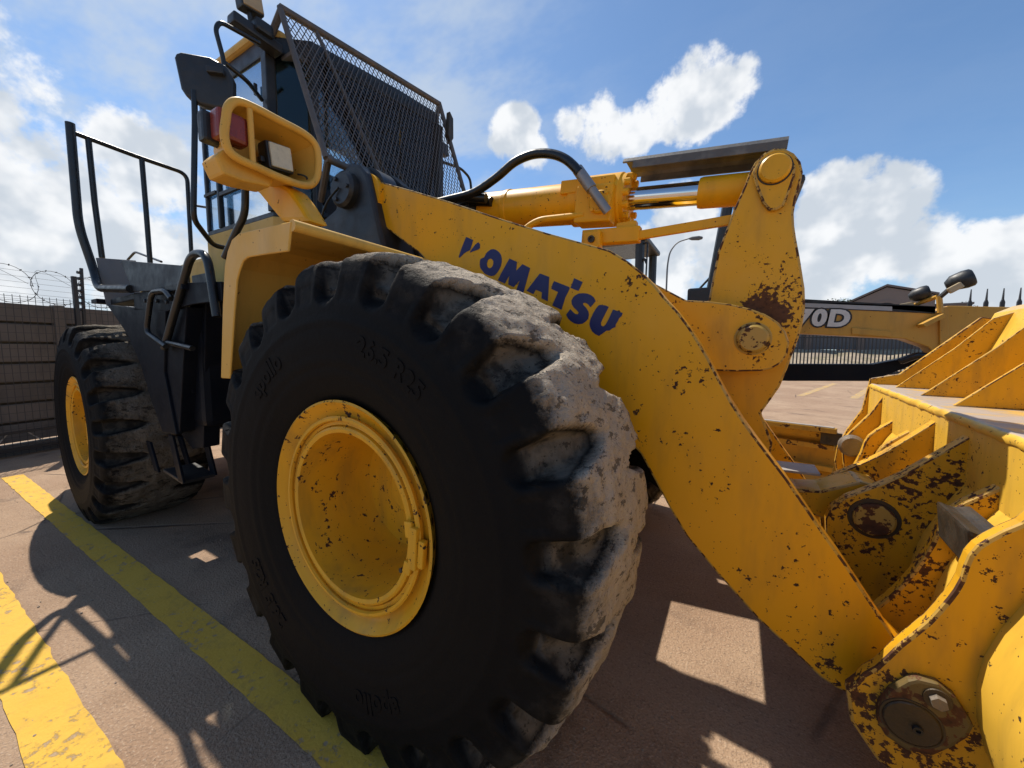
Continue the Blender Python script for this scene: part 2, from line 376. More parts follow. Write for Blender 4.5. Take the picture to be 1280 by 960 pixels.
def add_lathe(bm, prof, origin, axis, seg=48, closed=False):
    """prof = [(along, radius)], revolved about axis through origin"""
    ax = Vector(axis).normalized(); o = Vector(origin)
    u = ax.orthogonal().normalized(); v = ax.cross(u); rings = []
    for (a, r) in prof:
        rings.append([bm.verts.new(o+ax*a+(u*math.cos(2*math.pi*k/seg)+v*math.sin(2*math.pi*k/seg))*max(r, 1e-4)) for k in range(seg)])
    for a, b in zip(rings, rings[1:]):
        for k in range(seg): bm.faces.new((a[k], a[(k+1) % seg], b[(k+1) % seg], b[k]))
    bmesh.ops.remove_doubles(bm, verts=bm.verts[:], dist=1.5e-4)
    return bm
def lathe(name, prof, origin, axis, mat, parent=None, seg=48):
    bm = bmesh.new(); add_lathe(bm, prof, origin, axis, seg); return obj(name, bm, mat, parent, 32)
def disc_prof(r, h, b=.008): return [(0, 0), (0, r), (h-b, r), (h, r-b), (h, 0)]
def pin(name, c, r, h, mat, parent, axis=(0, -1, 0)):
    return lathe(name, disc_prof(r, h, min(.008, h*.4)), c, axis, mat, parent, 32)
def bolt(name, c, r, h, axis, mat, parent):
    bm = bmesh.new(); add_lathe(bm, [(0, 0), (0, r), (h, r*.94), (h, 0)], c, axis, 6); return obj(name, bm, mat, parent)
def text_mesh(body, size, bold=0., extr=0., spacing=1.0):
    cu = bpy.data.curves.new('t', 'FONT'); cu.body = body; cu.size = size; cu.offset = bold; cu.extrude = extr; cu.align_x = 'CENTER'; cu.align_y = 'CENTER'; cu.space_character = spacing
    cu.resolution_u = 4
    o = bpy.data.objects.new('t', cu); COL.objects.link(o); dg = bpy.context.evaluated_depsgraph_get(); dg.update()
    me = bpy.data.meshes.new_from_object(o.evaluated_get(dg)); bpy.data.objects.remove(o); bpy.data.curves.remove(cu); return me
def copy_tree(o, parent=None):
    c = o.copy(); COL.objects.link(c)
    if parent is not None: c.parent = parent
    for ch in list(o.children):
        copy_tree(ch, c)
    return c

# ------------------------------------------------------------------ ground and painted lines
bm = bmesh.new(); bmesh.ops.create_grid(bm, x_segments=8, y_segments=8, size=600)
g = obj('ground', bm, 'yard_concrete'); tag(g, 'brown concrete yard with dust and stains', 'ground', kind='structure')
def strip(x0, x1, y0, y1, z=.004, step=.05, name='painted_line', ax='x', skew=0., mat='line_paint'):
    bm = bmesh.new(); n = max(2, int((x1-x0)/step)); A = []; B = []
    ph = random.random()*50
    for i in range(n+1):
        x = x0+(x1-x0)*i/n
        j0 = noise.noise((x*9, ph, 0))*.006+noise.noise((x*40, ph, 3))*.005
        j1 = noise.noise((x*9, ph+9, 0))*.006+noise.noise((x*40, ph+9, 3))*.005
        s = skew*(x-x0)
        p, q = (x, y0+j0+s), (x, y1+j1+s)
        if ax == 'y': p, q = p[::-1], q[::-1]
        A.append(bm.verts.new((*p, z))); B.append(bm.verts.new((*q, z)))
    for i in range(n): bm.faces.new((A[i], A[i+1], B[i+1], B[i]))
    o = obj(name, bm, mat); tag(o, kind='structure'); return o
l = strip(-5.5, 2.6, -1.49, -1.345); tag(l, 'yellow painted bay line running under the loader wheels', 'bay line')
l = strip(-3.9, 2.6, -1.98, -1.82); tag(l, 'yellow painted bay line lying clear of the loader', 'bay line')
l = strip(-1.4, 8, 2.35, 2.5); tag(l, 'yellow painted bay line beside the grader', 'bay line')
l = strip(12.4, 19, 2.75, 2.95, ax='y', skew=.30, step=.3, mat='faded_line_paint'); tag(l, 'faded yellow line crossing the far yard', 'bay line')
l = strip(12.4, 20, 4.0, 4.2, ax='y', skew=.30, step=.3, mat='faded_line_paint'); tag(l, 'faded yellow line further across the far yard', 'bay line')
l = strip(-6.2, -4.9, -1.0, -.85, ax='x', skew=.35, mat='faded_line_paint'); tag(l, 'worn yellow mark at the foot of the precast wall', 'bay line')
# loose grit
bm = bmesh.new()
for i in range(900):
    x = random.uniform(-5.5, 3.5); y = random.uniform(-2.6, 9) if random.random() < .5 else random.uniform(-2.6, 1)
    s = random.uniform(.002, .0065)
    bmesh.ops.create_icosphere(bm, subdivisions=1, radius=s, matrix=Matrix.Translation((x, y, s*.5)) @ Matrix.Diagonal((1, random.uniform(.6, 1.3), .7, 1)))
o = obj('grit', bm, 'rock_stone'); tag(o, 'loose grit scattered on the concrete', 'grit', kind='stuff')

# ------------------------------------------------------------------ wheel loader
LD = empty('wheel_loader', (0, 0, 0))
tag(LD, 'big yellow wheel loader with dusty tyres and blue lettering on its arm', 'wheel loader')

# ---- tyres and rims (local origin: middle of the outer rim flange, outer side towards -Y)
def tyre_mesh(hub, rs=1., nl=21, sub=30, phase=R(5.5)):
    half = [(.268, .372), (.285, .392), (.303, .425), (.322, .49), (.334, .56), (.3375, .615), (.335, .67), (.329, .715), (.322, .755), (.313, .795), (.30, .826), (.278, .846), (.24, .857), (.19, .8635), (.13, .868), (.065, .870), (0, .871)]
    prof = half+[(-y, r) for y, r in half[-2::-1]]
    P = spline([(y, r, 0) for y, r in prof], 5); n = len(P)
    nor = []
    for i in range(n):
        t = (P[min(i+1, n-1)]-P[max(i-1, 0)]).normalized(); nor.append(Vector((-t.y, t.x, 0)))
    if nor[n//2].y < 0: nor = [-v for v in nor]
    S = nl*sub; bm = bmesh.new(); rows = []
    def sm(a, b, x):
        t = max(0, min(1, (x-a)/(b-a))); return t*t*(3-2*t)
    for k in range(S):
        th = 2*math.pi*k/S; row = []
        for i in range(n):
            y, r = P[i].x, P[i].y; side = 1 if y > 0 else -1
            ph = phase+(math.pi/nl if side > 0 else 0)
            u = ((th-ph)/(2*math.pi)*nl+.5) % 1-.5          # -0.5..0.5 in the lug pitch, 0 = groove middle
            arc = abs(u)*2*math.pi*.83/nl
            d = 0.; gd = 0.
            ay = abs(y)
            if r > .66:
                # half width of the groove: wide at the shoulder, narrowing to the crown, closing round at its foot
                wf = .056 if r < .80 else .024+.032*sm(.05, .28, ay)
                foot = sm(.688, .728, r); end = sm(.055, .125, ay)
                wf *= math.sqrt(max(foot, 0))*(.35+.65*end)
                if wf > .004:
                    prf = 1-sm(wf*.70, wf*1.06, arc)
                    depth = (.030+(.040+.026*sm(.20, .28, ay))*sm(.71, .80, r))*(foot)*(.12+.88*end)
                    depth *= .62+.38*sm(.08, .26, ay)
                    d = gd = depth*prf
                # shallow moulded panel on the flank of every lug
                if .70 < r < .79 and ay > .28:
                    e = sm(.70, .712, r)*(1-sm(.765, .778, r))*sm(.078, .084, arc)
                    d += .0035*e
            if r < .665:
                for rr in (.455, .475, .52, .637, .652): d -= .0035*math.exp(-((r-rr)/.0055)**2)
            # worn, crusted crown
            x3 = Vector((r*math.cos(th), y, r*math.sin(th)))
            wgt = sm(.80, .85, r)
            d += wgt*(.012*noise.noise(x3*7)+.008*noise.noise(x3*17)+.005*noise.noise(x3*41))
            wr = sm(.73, .79, r); q = P[i]-nor[i]*(d-gd*wr)-Vector((0, 1, 0))*gd*wr-Vector((side*.25*gd*wr, 0, 0))*sm(.28, .31, ay)
            qr = .372+(q.y-.372)*rs; x, z = qr*math.cos(th), qr*math.sin(th); yy = q.x
            if z < -hub+.003:
                yy *= 1+(.003-hub-z)*.8; z = -hub+.003
            row.append(bm.verts.new((x, yy+.29, z)))
        rows.append(row)
    for k in range(S):
        a, b = rows[k], rows[(k+1) % S]
        for i in range(n-1): bm.faces.new((a[i], a[i+1], b[i+1], b[i]))
    bmesh.ops.recalc_face_normals(bm, faces=bm.faces[:])
    me = bpy.data.meshes.new('tyre'); bm.to_mesh(me); bm.free()
    for p in me.polygons: p.use_smooth = True
    return me
def sidewall_text(body, size, rad, ang, flip=False):
    me = text_mesh(body, size, .003, .0025, 1.05)
    for v in me.vertices:
        x, y, z = v.co
        a = ang+(x/rad if flip else -x/rad); rr = rad+(-y if flip else y)
        # sidewall outer surface at this radius (outer side = -Y)
        pr = [(.49, .322), (.56, .334), (.615, .3375), (.67, .335), (.715, .329)]
        w = .335
        for (r0, w0), (r1, w1) in zip(pr, pr[1:]):
            if r0 <= rr <= r1: w = w0+(w1-w0)*(rr-r0)/(r1-r0)
        v.co = (rr*math.cos(a), .29-w-.0005-z, rr*math.sin(a))
    me.materials.append(MATS['dusty_rubber']); return me
def make_wheel(name, hub, rubber_mat, rs=1.):
    bm = bmesh.new()
    # flange, gutter, barrel, dished disc
    add_lathe(bm, [(.02, .372), (-.004, .384), (-.012, .391), (-.016, .384), (-.008, .376), (.012, .360), (.022, .345), (.024, .325), (.012, .318), (.010, .306), (.016, .303), (.004, .300), (.0, .292), (.004, .280), (.03, .277), (.14, .274), (.24, .268), (.295, .255), (.328, .235), (.343, .21), (.345, .17), (.345, .0)], (0, 0, 0), (0, 1, 0), 96)
    # inner side of the wheel
    add_lathe(bm, [(.02, .372), (.06, .366), (.30, .350), (.56, .366), (.588, .392), (.585, .33), (.40, .30), (.30, .25), (.29, 0)], (0, 0, 0), (0, 1, 0), 64)
    w = obj(name, bm, 'rim_paint', None, 35)
    t = bpy.data.objects.new('tyre', tyre_mesh(hub, rs)); COL.objects.link(t); t.data.materials.append(MATS[rubber_mat]); t.parent = w
    lathe('lock_ring', [(.013, .333), (.0, .336), (-.004, .330), (-.004, .322), (.004, .319), (.013, .321), (.013, .333)], (0, 0, 0), (0, 1, 0), 'rim_paint', w, 80)
    for k in range(16):
        a = 2*math.pi*(k+.5)/16; bolt('wheel_bolt', (.195*math.cos(a), .340, .195*math.sin(a)), .016, .028, (0, -1, 0), 'pin_dark', w)
    lathe('hub_cap', [(0, 0), (0, .12), (.05, .115), (.07, .09), (.07, 0)], (0, .346, 0), (0, -1, 0), 'rim_paint', w, 40)
    # lock-ring driver on the front side of the rim
    for (a, r, s, yy) in ((R(-4), .315, (.030, .02, .13), -.006), (R(-6), .342, (.022, .02, .085), .0), (R(6), .300, (.03, .024, .05), -.002), (R(-17), .302, (.03, .024, .04), -.002)):
        box('ring_driver', (r*math.cos(a), yy, r*math.sin(a)), s, 'rim_paint', w, Matrix.Rotation(-a, 3, 'Y'), .005)
    bm = bmesh.new(); add_tube(bm, [(.27*math.cos(R(-30)), .06, .27*math.sin(R(-30))), (.262*math.cos(R(-30)), .02, .262*math.sin(R(-30)))], .008, 8); obj('valve', bm, 'black_steel', w)
    return w
WF = make_wheel('front_wheel', .82, 'dusty_rubber'); WF.parent = LD; WF.location = (0, -1.38, .82)
def word(name, me, parent):
    o = bpy.data.objects.new(name, me); COL.objects.link(o); o.parent = parent; return o
for txt, sz, ra, an in (('apollo', .085, .582, R(128)), ('26.5 R25', .075, .582, R(62)), ('apollo', .085, .582, R(-72)), ('26.5 R25', .075, .582, R(-138))):
    word('sidewall_lettering', sidewall_text(txt, sz, ra, an), WF)
WFF = copy_tree(WF, LD); WFF.location = (0, 1.38, .82); WFF.rotation_euler = (0, 0, math.pi)
WR = make_wheel('rear_wheel', .757, 'dark_rubber', .86); WR.parent = LD; WR.location = (-3.345, -1.312, .757); WR.rotation_euler = (0, 0, R(-2.7))
WRF = copy_tree(WR, LD); WRF.location = (-3.23, 1.455, .757); WRF.rotation_euler = (0, 0, math.pi-R(2.7))

# ---- axles and frames
for (x, z, y0, y1) in ((0, .82, -1.03, 1.03), (-3.29, .757, -.96, 1.11)):
    lathe('axle', [(y0, .0), (y0, .25), (y0+.18, .24), (y0+.3, .17), (-.28, .17), (-.2, .27), (.2, .27), (.28, .17), (y1-.3, .17), (y1-.18, .24), (y1, .25), (y1, 0)], (x, 0, z), (0, 1, 0), 'axle_black', LD, 40)
FP = [(-1.45, .55), (-1.45, 1.15), (-1.0, 1.45), (-.98, 2.02), (-.93, 2.32), (-.84, 2.40), (-.72, 2.40), (-.62, 2.32), (-.58, 2.1), (-.42, 1.75), (-.1, 1.35), (.45, 1.05), (.55, .80), (.35, .55)]
fr = None
for s in (-1, 1):
    y0, y1 = (.42, .50)
    o = prism('front_frame_plate', FP, s*y0, s*y1, 'axle_black', LD, w=.006)
box('front_frame_crossmember', (-.2, 0, .72), (1.0, .83, .5), 'axle_black', LD, w=.02)
box('front_frame_crossmember', (-.85, 0, 1.55), (.16, .83, .6), 'axle_black', LD, w=.02)
rot = Matrix.Rotation(R(-2.7), 3, 'Z')
bm = bmesh.new(); add_box(bm, (-2.9, .07, .98), (2.4, .8, .5), rot); bev(bm, .02); obj('rear_frame', bm, 'axle_black', LD)
bm = bmesh.new(); add_tube(bm, [(-1.62, 0, .5), (-1.62, 0, 1.35)], .11, 20); obj('articulation_pin', bm, 'axle_black', LD, 40)
# lift cylinders
for s in (-1, 1):
    tube('lift_cylinder', [(-.55, s*.60, .95), (.35, s*.60, 1.22)], .085, 'yellow_paint', LD, 24)
    tube('lift_cylinder_rod', [(.35, s*.60, 1.22), (.62, s*.60, 1.30)], .045, 'chrome', LD, 20)

# ---- lift arms
ARM = [(-0.609, 2.272), (-0.349, 2.17), (-0.119, 2.076), (0.151, 1.959), (0.387, 1.861), (0.561, 1.794), (0.657, 1.757), (0.725, 1.71), (0.778, 1.664), (0.824, 1.616), (0.864, 1.564), (0.908, 1.514), (0.946, 1.462), (0.981, 1.405), (1.013, 1.35), (1.052, 1.273), (1.091, 1.201), (1.133, 1.134), (1.176, 1.074), (1.257, 0.965), (1.312, 0.883), (1.366, 0.801), (1.418, 0.727), (1.499, 0.6), (1.541, 0.535)]
tip = ARM[-1]
TIPC = (1.50, .42)
arc = [(1.50+.115*math.cos(a), .415+.115*math.sin(a)) for a in [R(40-d) for d in range(0, 121, 20)]]
LOW = [(1.461, 0.31), (1.422, 0.316), (1.382, 0.332), (1.317, 0.382), (1.203, 0.466), (1.078, 0.586), (0.971, 0.698), (0.908, 0.794)]+[(.80, .98), (.62, 1.15), (.35, 1.33), (.05, 1.52), (-.20, 1.74)]+[(-0.306, 1.85), (-0.651, 2.084)]
rootc = (-.78, 2.20)
ARMP = ARM+arc+LOW
for s in (-1, 1):
    a = prism('lift_arm', ARMP, s*.57, s*.68, 'arm_paint', LD, w=.006)
    lathe('arm_root_boss', [(0, 0), (0, .125), (.16, .125), (.16, 0)], (-.70, s*.545, 2.20), (0, s, 0), 'arm_paint', a, 40)
    if s < 0:
        # blue lettering, partly peeled
        def letter(poly, hole=None):
            prism('letter', poly, -.6818, -.679, 'decal_blue', a, w=0)
        letter([(-0.023, 1.899), (0.017, 1.88), (0.008, 1.857), (-0.001, 1.836), (-0.021, 1.832), (-0.038, 1.825), (-0.052, 1.815), (-0.063, 1.808), (-0.068, 1.813), (-0.05, 1.852)])
        letter([(0.046, 1.866), (0.055, 1.856), (0.055, 1.838), (0.039, 1.832), (0.022, 1.83), (-0.002, 1.825), (0.002, 1.832), (0.012, 1.842), (0.03, 1.858)])
        O1 = [(0.114, 1.825), (0.129, 1.825), (0.143, 1.82), (0.159, 1.808), (0.168, 1.796), (0.173, 1.78), (0.173, 1.765), (0.169, 1.748), (0.161, 1.734), (0.148, 1.718), (0.135, 1.709), (0.118, 1.707), (0.101, 1.712), (0.082, 1.721), (0.067, 1.737), (0.057, 1.75), (0.054, 1.764), (0.055, 1.779), (0.058, 1.789), (0.07, 1.792), (0.079, 1.795), (0.086, 1.806), (0.096, 1.816)]
        O2 = [(0.113, 1.785), (0.119, 1.783), (0.124, 1.779), (0.129, 1.772), (0.129, 1.765), (0.128, 1.757), (0.124, 1.75), (0.119, 1.746), (0.113, 1.743), (0.107, 1.743), (0.101, 1.746), (0.096, 1.751), (0.094, 1.757), (0.093, 1.764), (0.095, 1.772), (0.097, 1.777), (0.1, 1.781), (0.104, 1.783), (0.109, 1.785)]
        bm = bmesh.new(); vo = [bm.verts.new((x, -.6818, z)) for x, z in O1]; vi = [bm.verts.new((x, -.6818, z)) for x, z in O2]
        eo = [bm.edges.new((vo[i], vo[(i+1) % len(vo)])) for i in range(len(vo))]; ei = [bm.edges.new((vi[i], vi[(i+1) % len(vi)])) for i in range(len(vi))]
        bmesh.ops.triangle_fill(bm, use_beauty=True, edges=eo+ei)
        r_ = bmesh.ops.extrude_face_region(bm, geom=bm.faces[:]); bmesh.ops.translate(bm, verts=[v for v in r_['geom'] if isinstance(v, bmesh.types.BMVert)], vec=(0, .0025, 0))
        obj('letter', bm, 'decal_blue', a)
        letter([(0.213, 1.774), (0.251, 1.756), (0.247, 1.718), (0.279, 1.743), (0.316, 1.723), (0.284, 1.621), (0.25, 1.636), (0.266, 1.676), (0.235, 1.649), (0.207, 1.663), (0.213, 1.702), (0.189, 1.668), (0.153, 1.686), (0.171, 1.715)])
        letter([(0.363, 1.696), (0.406, 1.678), (0.404, 1.629), (0.401, 1.578), (0.372, 1.592), (0.374, 1.617), (0.344, 1.63), (0.333, 1.612), (0.3, 1.629), (0.333, 1.664)])
        letter([(0.429, 1.659), (0.463, 1.644), (0.496, 1.63), (0.498, 1.623), (0.48, 1.589), (0.464, 1.54), (0.422, 1.56), (0.448, 1.613), (0.417, 1.628), (0.421, 1.644)])
        letter([(0.517, 1.663), (0.553, 1.645), (0.545, 1.628), (0.536, 1.611), (0.502, 1.626), (0.51, 1.645)])
        letter([(0.558, 1.601), (0.574, 1.598), (0.589, 1.591), (0.601, 1.581), (0.608, 1.567), (0.598, 1.555), (0.587, 1.544), (0.577, 1.557), (0.565, 1.563), (0.556, 1.562), (0.557, 1.556), (0.569, 1.544), (0.579, 1.529), (0.582, 1.515), (0.579, 1.499), (0.568, 1.488), (0.556, 1.481), (0.539, 1.479), (0.521, 1.483), (0.505, 1.493), (0.493, 1.504), (0.485, 1.519), (0.494, 1.53), (0.503, 1.541), (0.513, 1.53), (0.525, 1.52), (0.536, 1.519), (0.539, 1.526), (0.53, 1.536), (0.517, 1.547), (0.509, 1.56), (0.507, 1.574), (0.513, 1.586), (0.522, 1.594), (0.538, 1.601)])
        letter([(0.621, 1.55), (0.631, 1.551), (0.648, 1.548), (0.661, 1.542), (0.649, 1.519), (0.639, 1.499), (0.631, 1.482), (0.633, 1.471), (0.64, 1.467), (0.65, 1.473), (0.662, 1.495), (0.678, 1.531), (0.696, 1.524), (0.715, 1.516), (0.711, 1.505), (0.702, 1.497), (0.698, 1.487), (0.69, 1.475), (0.689, 1.464), (0.676, 1.459), (0.666, 1.451), (0.654, 1.451), (0.639, 1.44), (0.625, 1.431), (0.61, 1.438), (0.597, 1.449), (0.588, 1.466), (0.585, 1.48), (0.589, 1.498), (0.599, 1.519), (0.61, 1.537)])
# black pivot towers at the arm roots
for s in (-1, 1):
    t = prism('arm_pivot_bracket', [(-1.06, 2.02), (-1.02, 2.12), (-.90, 2.16), (-.88, 2.26), (-.84, 2.345), (-.77, 2.375), (-.69, 2.36), (-.63, 2.30), (-.60, 2.2), (-.56, 2.05), (-.50, 1.85), (-1.06, 1.85)], s*.50, s*.735, 'black_steel', LD, w=.018)
    lathe('pivot_cap', disc_prof(.095, .05, .015), (-.79, s*.733, 2.235), (0, s, 0), 'black_steel', t, 28)
    lathe('pivot_collar', [(0, .09), (0, .150), (.10, .150), (.10, .09)], (-.715, s*.575, 2.215), (0, s, 0), 'black_steel', t, 32)
    for k in range(3): bolt('bolt', (-.79+.06*math.cos(2.1*k), s*.782, 2.235+.06*math.sin(2.1*k)), .012, .012, (0, s, 0), 'black_steel', t)
    tube('grease_hose', spline([(-.79, s*.79, 2.235), (-.88, s*.80, 2.17), (-.95, s*.80, 2.06), (-.97, s*.78, 1.95)], 5), .006, 'hose_black', t, 8)
# ---- cross tube, bracket lugs
lathe('arm_cross_tube', [(-.575, .0), (-.575, .13), (.575, .13), (.575, 0)], (.68, 0, 1.26), (0, 1, 0), 'yellow_paint', LD, 40)
LUG = [(0.747, 1.685), (0.896, 1.594), (0.982, 1.585), (1.064, 1.569), (1.131, 1.548), (1.188, 1.522), (1.23, 1.491), (1.258, 1.452), (1.273, 1.407), (1.27, 1.366), (1.251, 1.327), (1.22, 1.304), (1.184, 1.294), (1.099, 1.289), (0.992, 1.29), (0.88, 1.251)]
for y0, y1 in ((-.32, -.26), (.26, .32)):
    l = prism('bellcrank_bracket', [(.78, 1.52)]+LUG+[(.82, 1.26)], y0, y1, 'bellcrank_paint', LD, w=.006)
    if y0 < 0:
        lathe('pivot_pin', disc_prof(.057, .03, .01), (1.15, -.315, 1.425), (0, -1, 0), 'pin_paint', l, 32)
        lathe('pin_ring', [(0, .058), (0, .067), (.006, .066), (.008, .059)], (1.15, -.318, 1.425), (0, -1, 0), 'pin_paint', l, 32)
# ---- bellcrank
BC = [(1.09, 2.079), (1.103, 2.125), (1.124, 2.168), (1.154, 2.196), (1.189, 2.205), (1.224, 2.196), (1.257, 2.169), (1.28, 2.133), (1.29, 2.091), (1.284, 2.043), (1.274, 1.993), (1.269, 1.935), (1.274, 1.884), (1.284, 1.828), (1.298, 1.763), (1.312, 1.689), (1.323, 1.631), (1.329, 1.56), (1.325, 1.489), (1.313, 1.421), (1.297, 1.359), (1.281, 1.292), (1.262, 1.224), (1.234, 1.168), (1.202, 1.107)]+[(1.25, .98), (1.24, .80), (1.18, .72), (1.09, .74), (1.05, .9), (1.0, 1.2)]+[(0.964, 1.498), (0.976, 1.619), (0.986, 1.699), (1.001, 1.812), (1.028, 1.901), (1.055, 1.987)]
bc = None
for y0, y1 in ((-.2, -.10), (.10, .2)):
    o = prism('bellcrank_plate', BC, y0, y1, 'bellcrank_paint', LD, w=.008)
    if y0 < 0:
        TD = [(1.114, 2.119), (1.136, 2.159), (1.168, 2.176), (1.204, 2.173), (1.24, 2.152), (1.263, 2.113), (1.262, 2.067), (1.249, 2.014), (1.233, 1.963), (1.209, 1.949), (1.181, 1.951), (1.157, 1.987), (1.135, 2.047)]
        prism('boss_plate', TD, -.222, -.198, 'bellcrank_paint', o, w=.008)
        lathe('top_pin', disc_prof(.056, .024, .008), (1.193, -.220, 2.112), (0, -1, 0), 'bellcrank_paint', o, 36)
        lathe('pin_ring', [(0, .057), (0, .063), (.003, .062), (.003, .057)], (1.193, -.2215, 2.112), (0, -1, 0), 'pin_dark', o, 36)
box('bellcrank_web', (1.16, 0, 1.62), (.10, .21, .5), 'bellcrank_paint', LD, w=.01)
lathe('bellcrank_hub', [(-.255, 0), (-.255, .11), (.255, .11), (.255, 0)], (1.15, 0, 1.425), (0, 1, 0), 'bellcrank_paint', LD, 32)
# ---- tilt cylinder
A0 = Vector((-.75, 0, 2.315)); A1 = Vector((1.193, 0, 2.12)); AX = (A1-A0).normalized()
def on_ax(x): return A0+AX*((x-A0.x)/AX.x)
barrel = lathe('tilt_cylinder', [(-.03, 0), (-.03, .10), (.0, .112), (.55, .112), (.555, .117), (.58, .117), (.585, .112), (1.0, .112), (1.005, .125), (1.05, .125), (1.055, .135), (1.28, .135), (1.29, .128), (1.31, .128), (1.31, .06), (1.31, 0)], A0, AX, 'yellow_paint', LD, 48)
for k in range(12):
    a = 2*math.pi*k/12; u = AX.cross(Vector((0, 1, 0))).normalized(); v = Vector((0, 1, 0))
    c = A0+AX*1.305+(u*math.cos(a)+v*math.sin(a))*.112
    lathe('gland_bolt', [(0, 0), (0, .018), (.028, .018), (.032, .012), (.032, 0)], c, AX, 'yellow_paint', barrel, 10)
lathe('cylinder_rod', [(1.30, .056), (1.30, .056), (1.66, .056), (1.66, 0)], A0, AX, 'chrome', LD, 36)
lathe('rod_end', [(1.655, 0), (1.655, .068), (1.67, .072), (1.93, .072), (1.95, 0)], A0, AX, 'yellow_paint', LD, 36)
lathe('rod_eye', [(-.095, 0), (-.095, .10), (.095, .10), (.095, 0)], A1, (0, 1, 0), 'yellow_paint', LD, 32)
# port block and pipe on the near side
pb = box('port_block', (.41, -.115, 2.14), (.20, .10, .19), 'yellow_paint', LD, Matrix.Rotation(R(5.5), 3, 'Y'), .012)
lathe('port_flange', disc_prof(.058, .02), (.45, -.165, 2.135), (0, -1, 0), 'yellow_paint', pb, 28)
for k in range(4):
    a = R(45+90*k); bolt('bolt', (.45+.052*math.cos(a), -.178, 2.135+.052*math.sin(a)), .011, .014, (0, -1, 0), 'yellow_paint', pb)
box('head_plate', (.36, -.10, 2.255), (.30, .06, .07), 'yellow_paint', pb, Matrix.Rotation(R(5.5), 3, 'Y'), .006)
tube('steel_pipe', rounded([(.36, -.15, 2.09), (.08, -.16, 2.105), (-.06, -.16, 2.03), (-.14, -.16, 1.85)], .06), .019, 'yellow_paint', pb, 14)
hs = [(-0.911, -0.22, 2.325), (-0.694, -0.22, 2.31), (-0.495, -0.22, 2.307), (-0.31, -0.22, 2.312), (-0.15, -0.22, 2.364), (-0.032, -0.22, 2.42), (0.08, -0.22, 2.435), (0.19, -0.22, 2.412), (0.281, -0.22, 2.361), (0.357, -0.22, 2.28)]
h = tube('hydraulic_hose', spline(hs, 5), .024, 'hose_black', LD, 16)
fe = [(0.34, -0.21, 2.304), (0.503, -0.21, 2.067)]
tube('hose_ferrule', [fe[0], Vector(fe[0]).lerp(Vector(fe[1]), .48)], .029, 'ferrule_steel', h, 18)
tube('hose_stem', [Vector(fe[0]).lerp(Vector(fe[1]), .46), fe[1], (.455, -.17, 2.135)], .023, 'ferrule_steel', h, 18)
hs = [(-1.024, 0.05, 2.426), (-0.716, 0.05, 2.414), (-0.439, 0.05, 2.398), (-0.19, 0.05, 2.334)]
for dy in (-.10, .0, .08):
    tube('hydraulic_hose', spline([(-.95, dy*1.2, 2.0), (-.80, dy, 2.22), (-.5, dy-.1, 2.31), (-.25, dy*.6-.12, 2.28)], 6), .028, 'hose_black', LD, 12)
lathe('cylinder_boot', [(0, 0), (0, .12), (.25, .13), (.27, .118), (.30, .118), (.30, 0)], A0+AX*.08, AX, 'hose_black', LD, 32)
# bucket positioner rod under the cylinder
ps = box('positioner_bracket', (.50, -.13, 1.965), (.30, .06, .075), 'yellow_paint', LD, Matrix.Rotation(R(4), 3, 'Y'), .006)
box('sensor_block', (.42, -.175, 1.945), (.09, .05, .085), 'yellow_paint', ps, None, .008)
lathe('sensor_eye', [(0, 0), (0, .018), (.012, .018), (.012, .010), (.004, .009), (.004, 0)], (.42, -.199, 1.945), (0, -1, 0), 'pin_dark', ps, 16)
box('bracket_foot', (.34, -.14, 1.90), (.16, .08, .06), 'yellow_paint', ps, None, .006)
box('bracket_lug', (.58, -.12, 2.0), (.10, .05, .05), 'yellow_paint', ps, None, .006)
box('positioner_bar', (.80, -.14, 1.952), (.56, .025, .042), 'yellow_paint', LD, Matrix.Rotation(R(-1.5), 3, 'Y'), .004)
# rod guard on top of the bellcrank
GT = [(0.571, -0.14, 2.358), (1.231, -0.14, 2.287)]
g0 = Vector((.545, 0, GT[0][2]+.012)); g1 = Vector((1.245, 0, GT[1][2]+.012)); gd = (g1-g0).normalized(); gn = Vector((-gd.z, 0, gd.x))
bm = bmesh.new()
sec = [(-.10, -.065), (-.10, -.030), (-.085, -.010), (-.06, 0), (.06, 0), (.085, -.010), (.10, -.030), (.10, -.065), (.09, -.065), (.09, -.034), (.078, -.018), (.058, -.010), (-.058, -.010), (-.078, -.018), (-.09, -.034), (-.09, -.065)]
rings = []
for t, cut in ((0, .0), (.075, .0), (.0751, 1.), (1, 1.)):
    p = g0.lerp(g1, t); rings.append([bm.verts.new(p+Vector((0, y, 0))+gn*(max(z, -.035) if cut == 0 else z)) for y, z in sec])
for a, b in zip(rings, rings[1:]):
    for k in range(len(sec)): bm.faces.new((a[k], a[(k+1) % len(sec)], b[(k+1) % len(sec)], b[k]))
bm.faces.new(rings[0]); bm.faces.new(rings[-1][::-1])
obj('rod_guard', bm, 'guard_steel', LD)
# ---- bucket link
LK = [(1.29, 0.765), (1.363, 0.76), (1.445, 0.771), (1.509, 0.804), (1.57, 0.835), (1.632, 0.826), (1.682, 0.772), (1.698, 0.694), (1.668, 0.614), (1.61, 0.578), (1.546, 0.597), (1.479, 0.644), (1.396, 0.661), (1.305, 0.649)]
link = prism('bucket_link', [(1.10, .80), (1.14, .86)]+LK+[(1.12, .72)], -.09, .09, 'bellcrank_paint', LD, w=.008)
box('link_dust', (1.33, 0, .835), (.22, .16, .012), 'dusty_steel', link, Matrix.Rotation(R(-1), 3, 'Y'), .004)

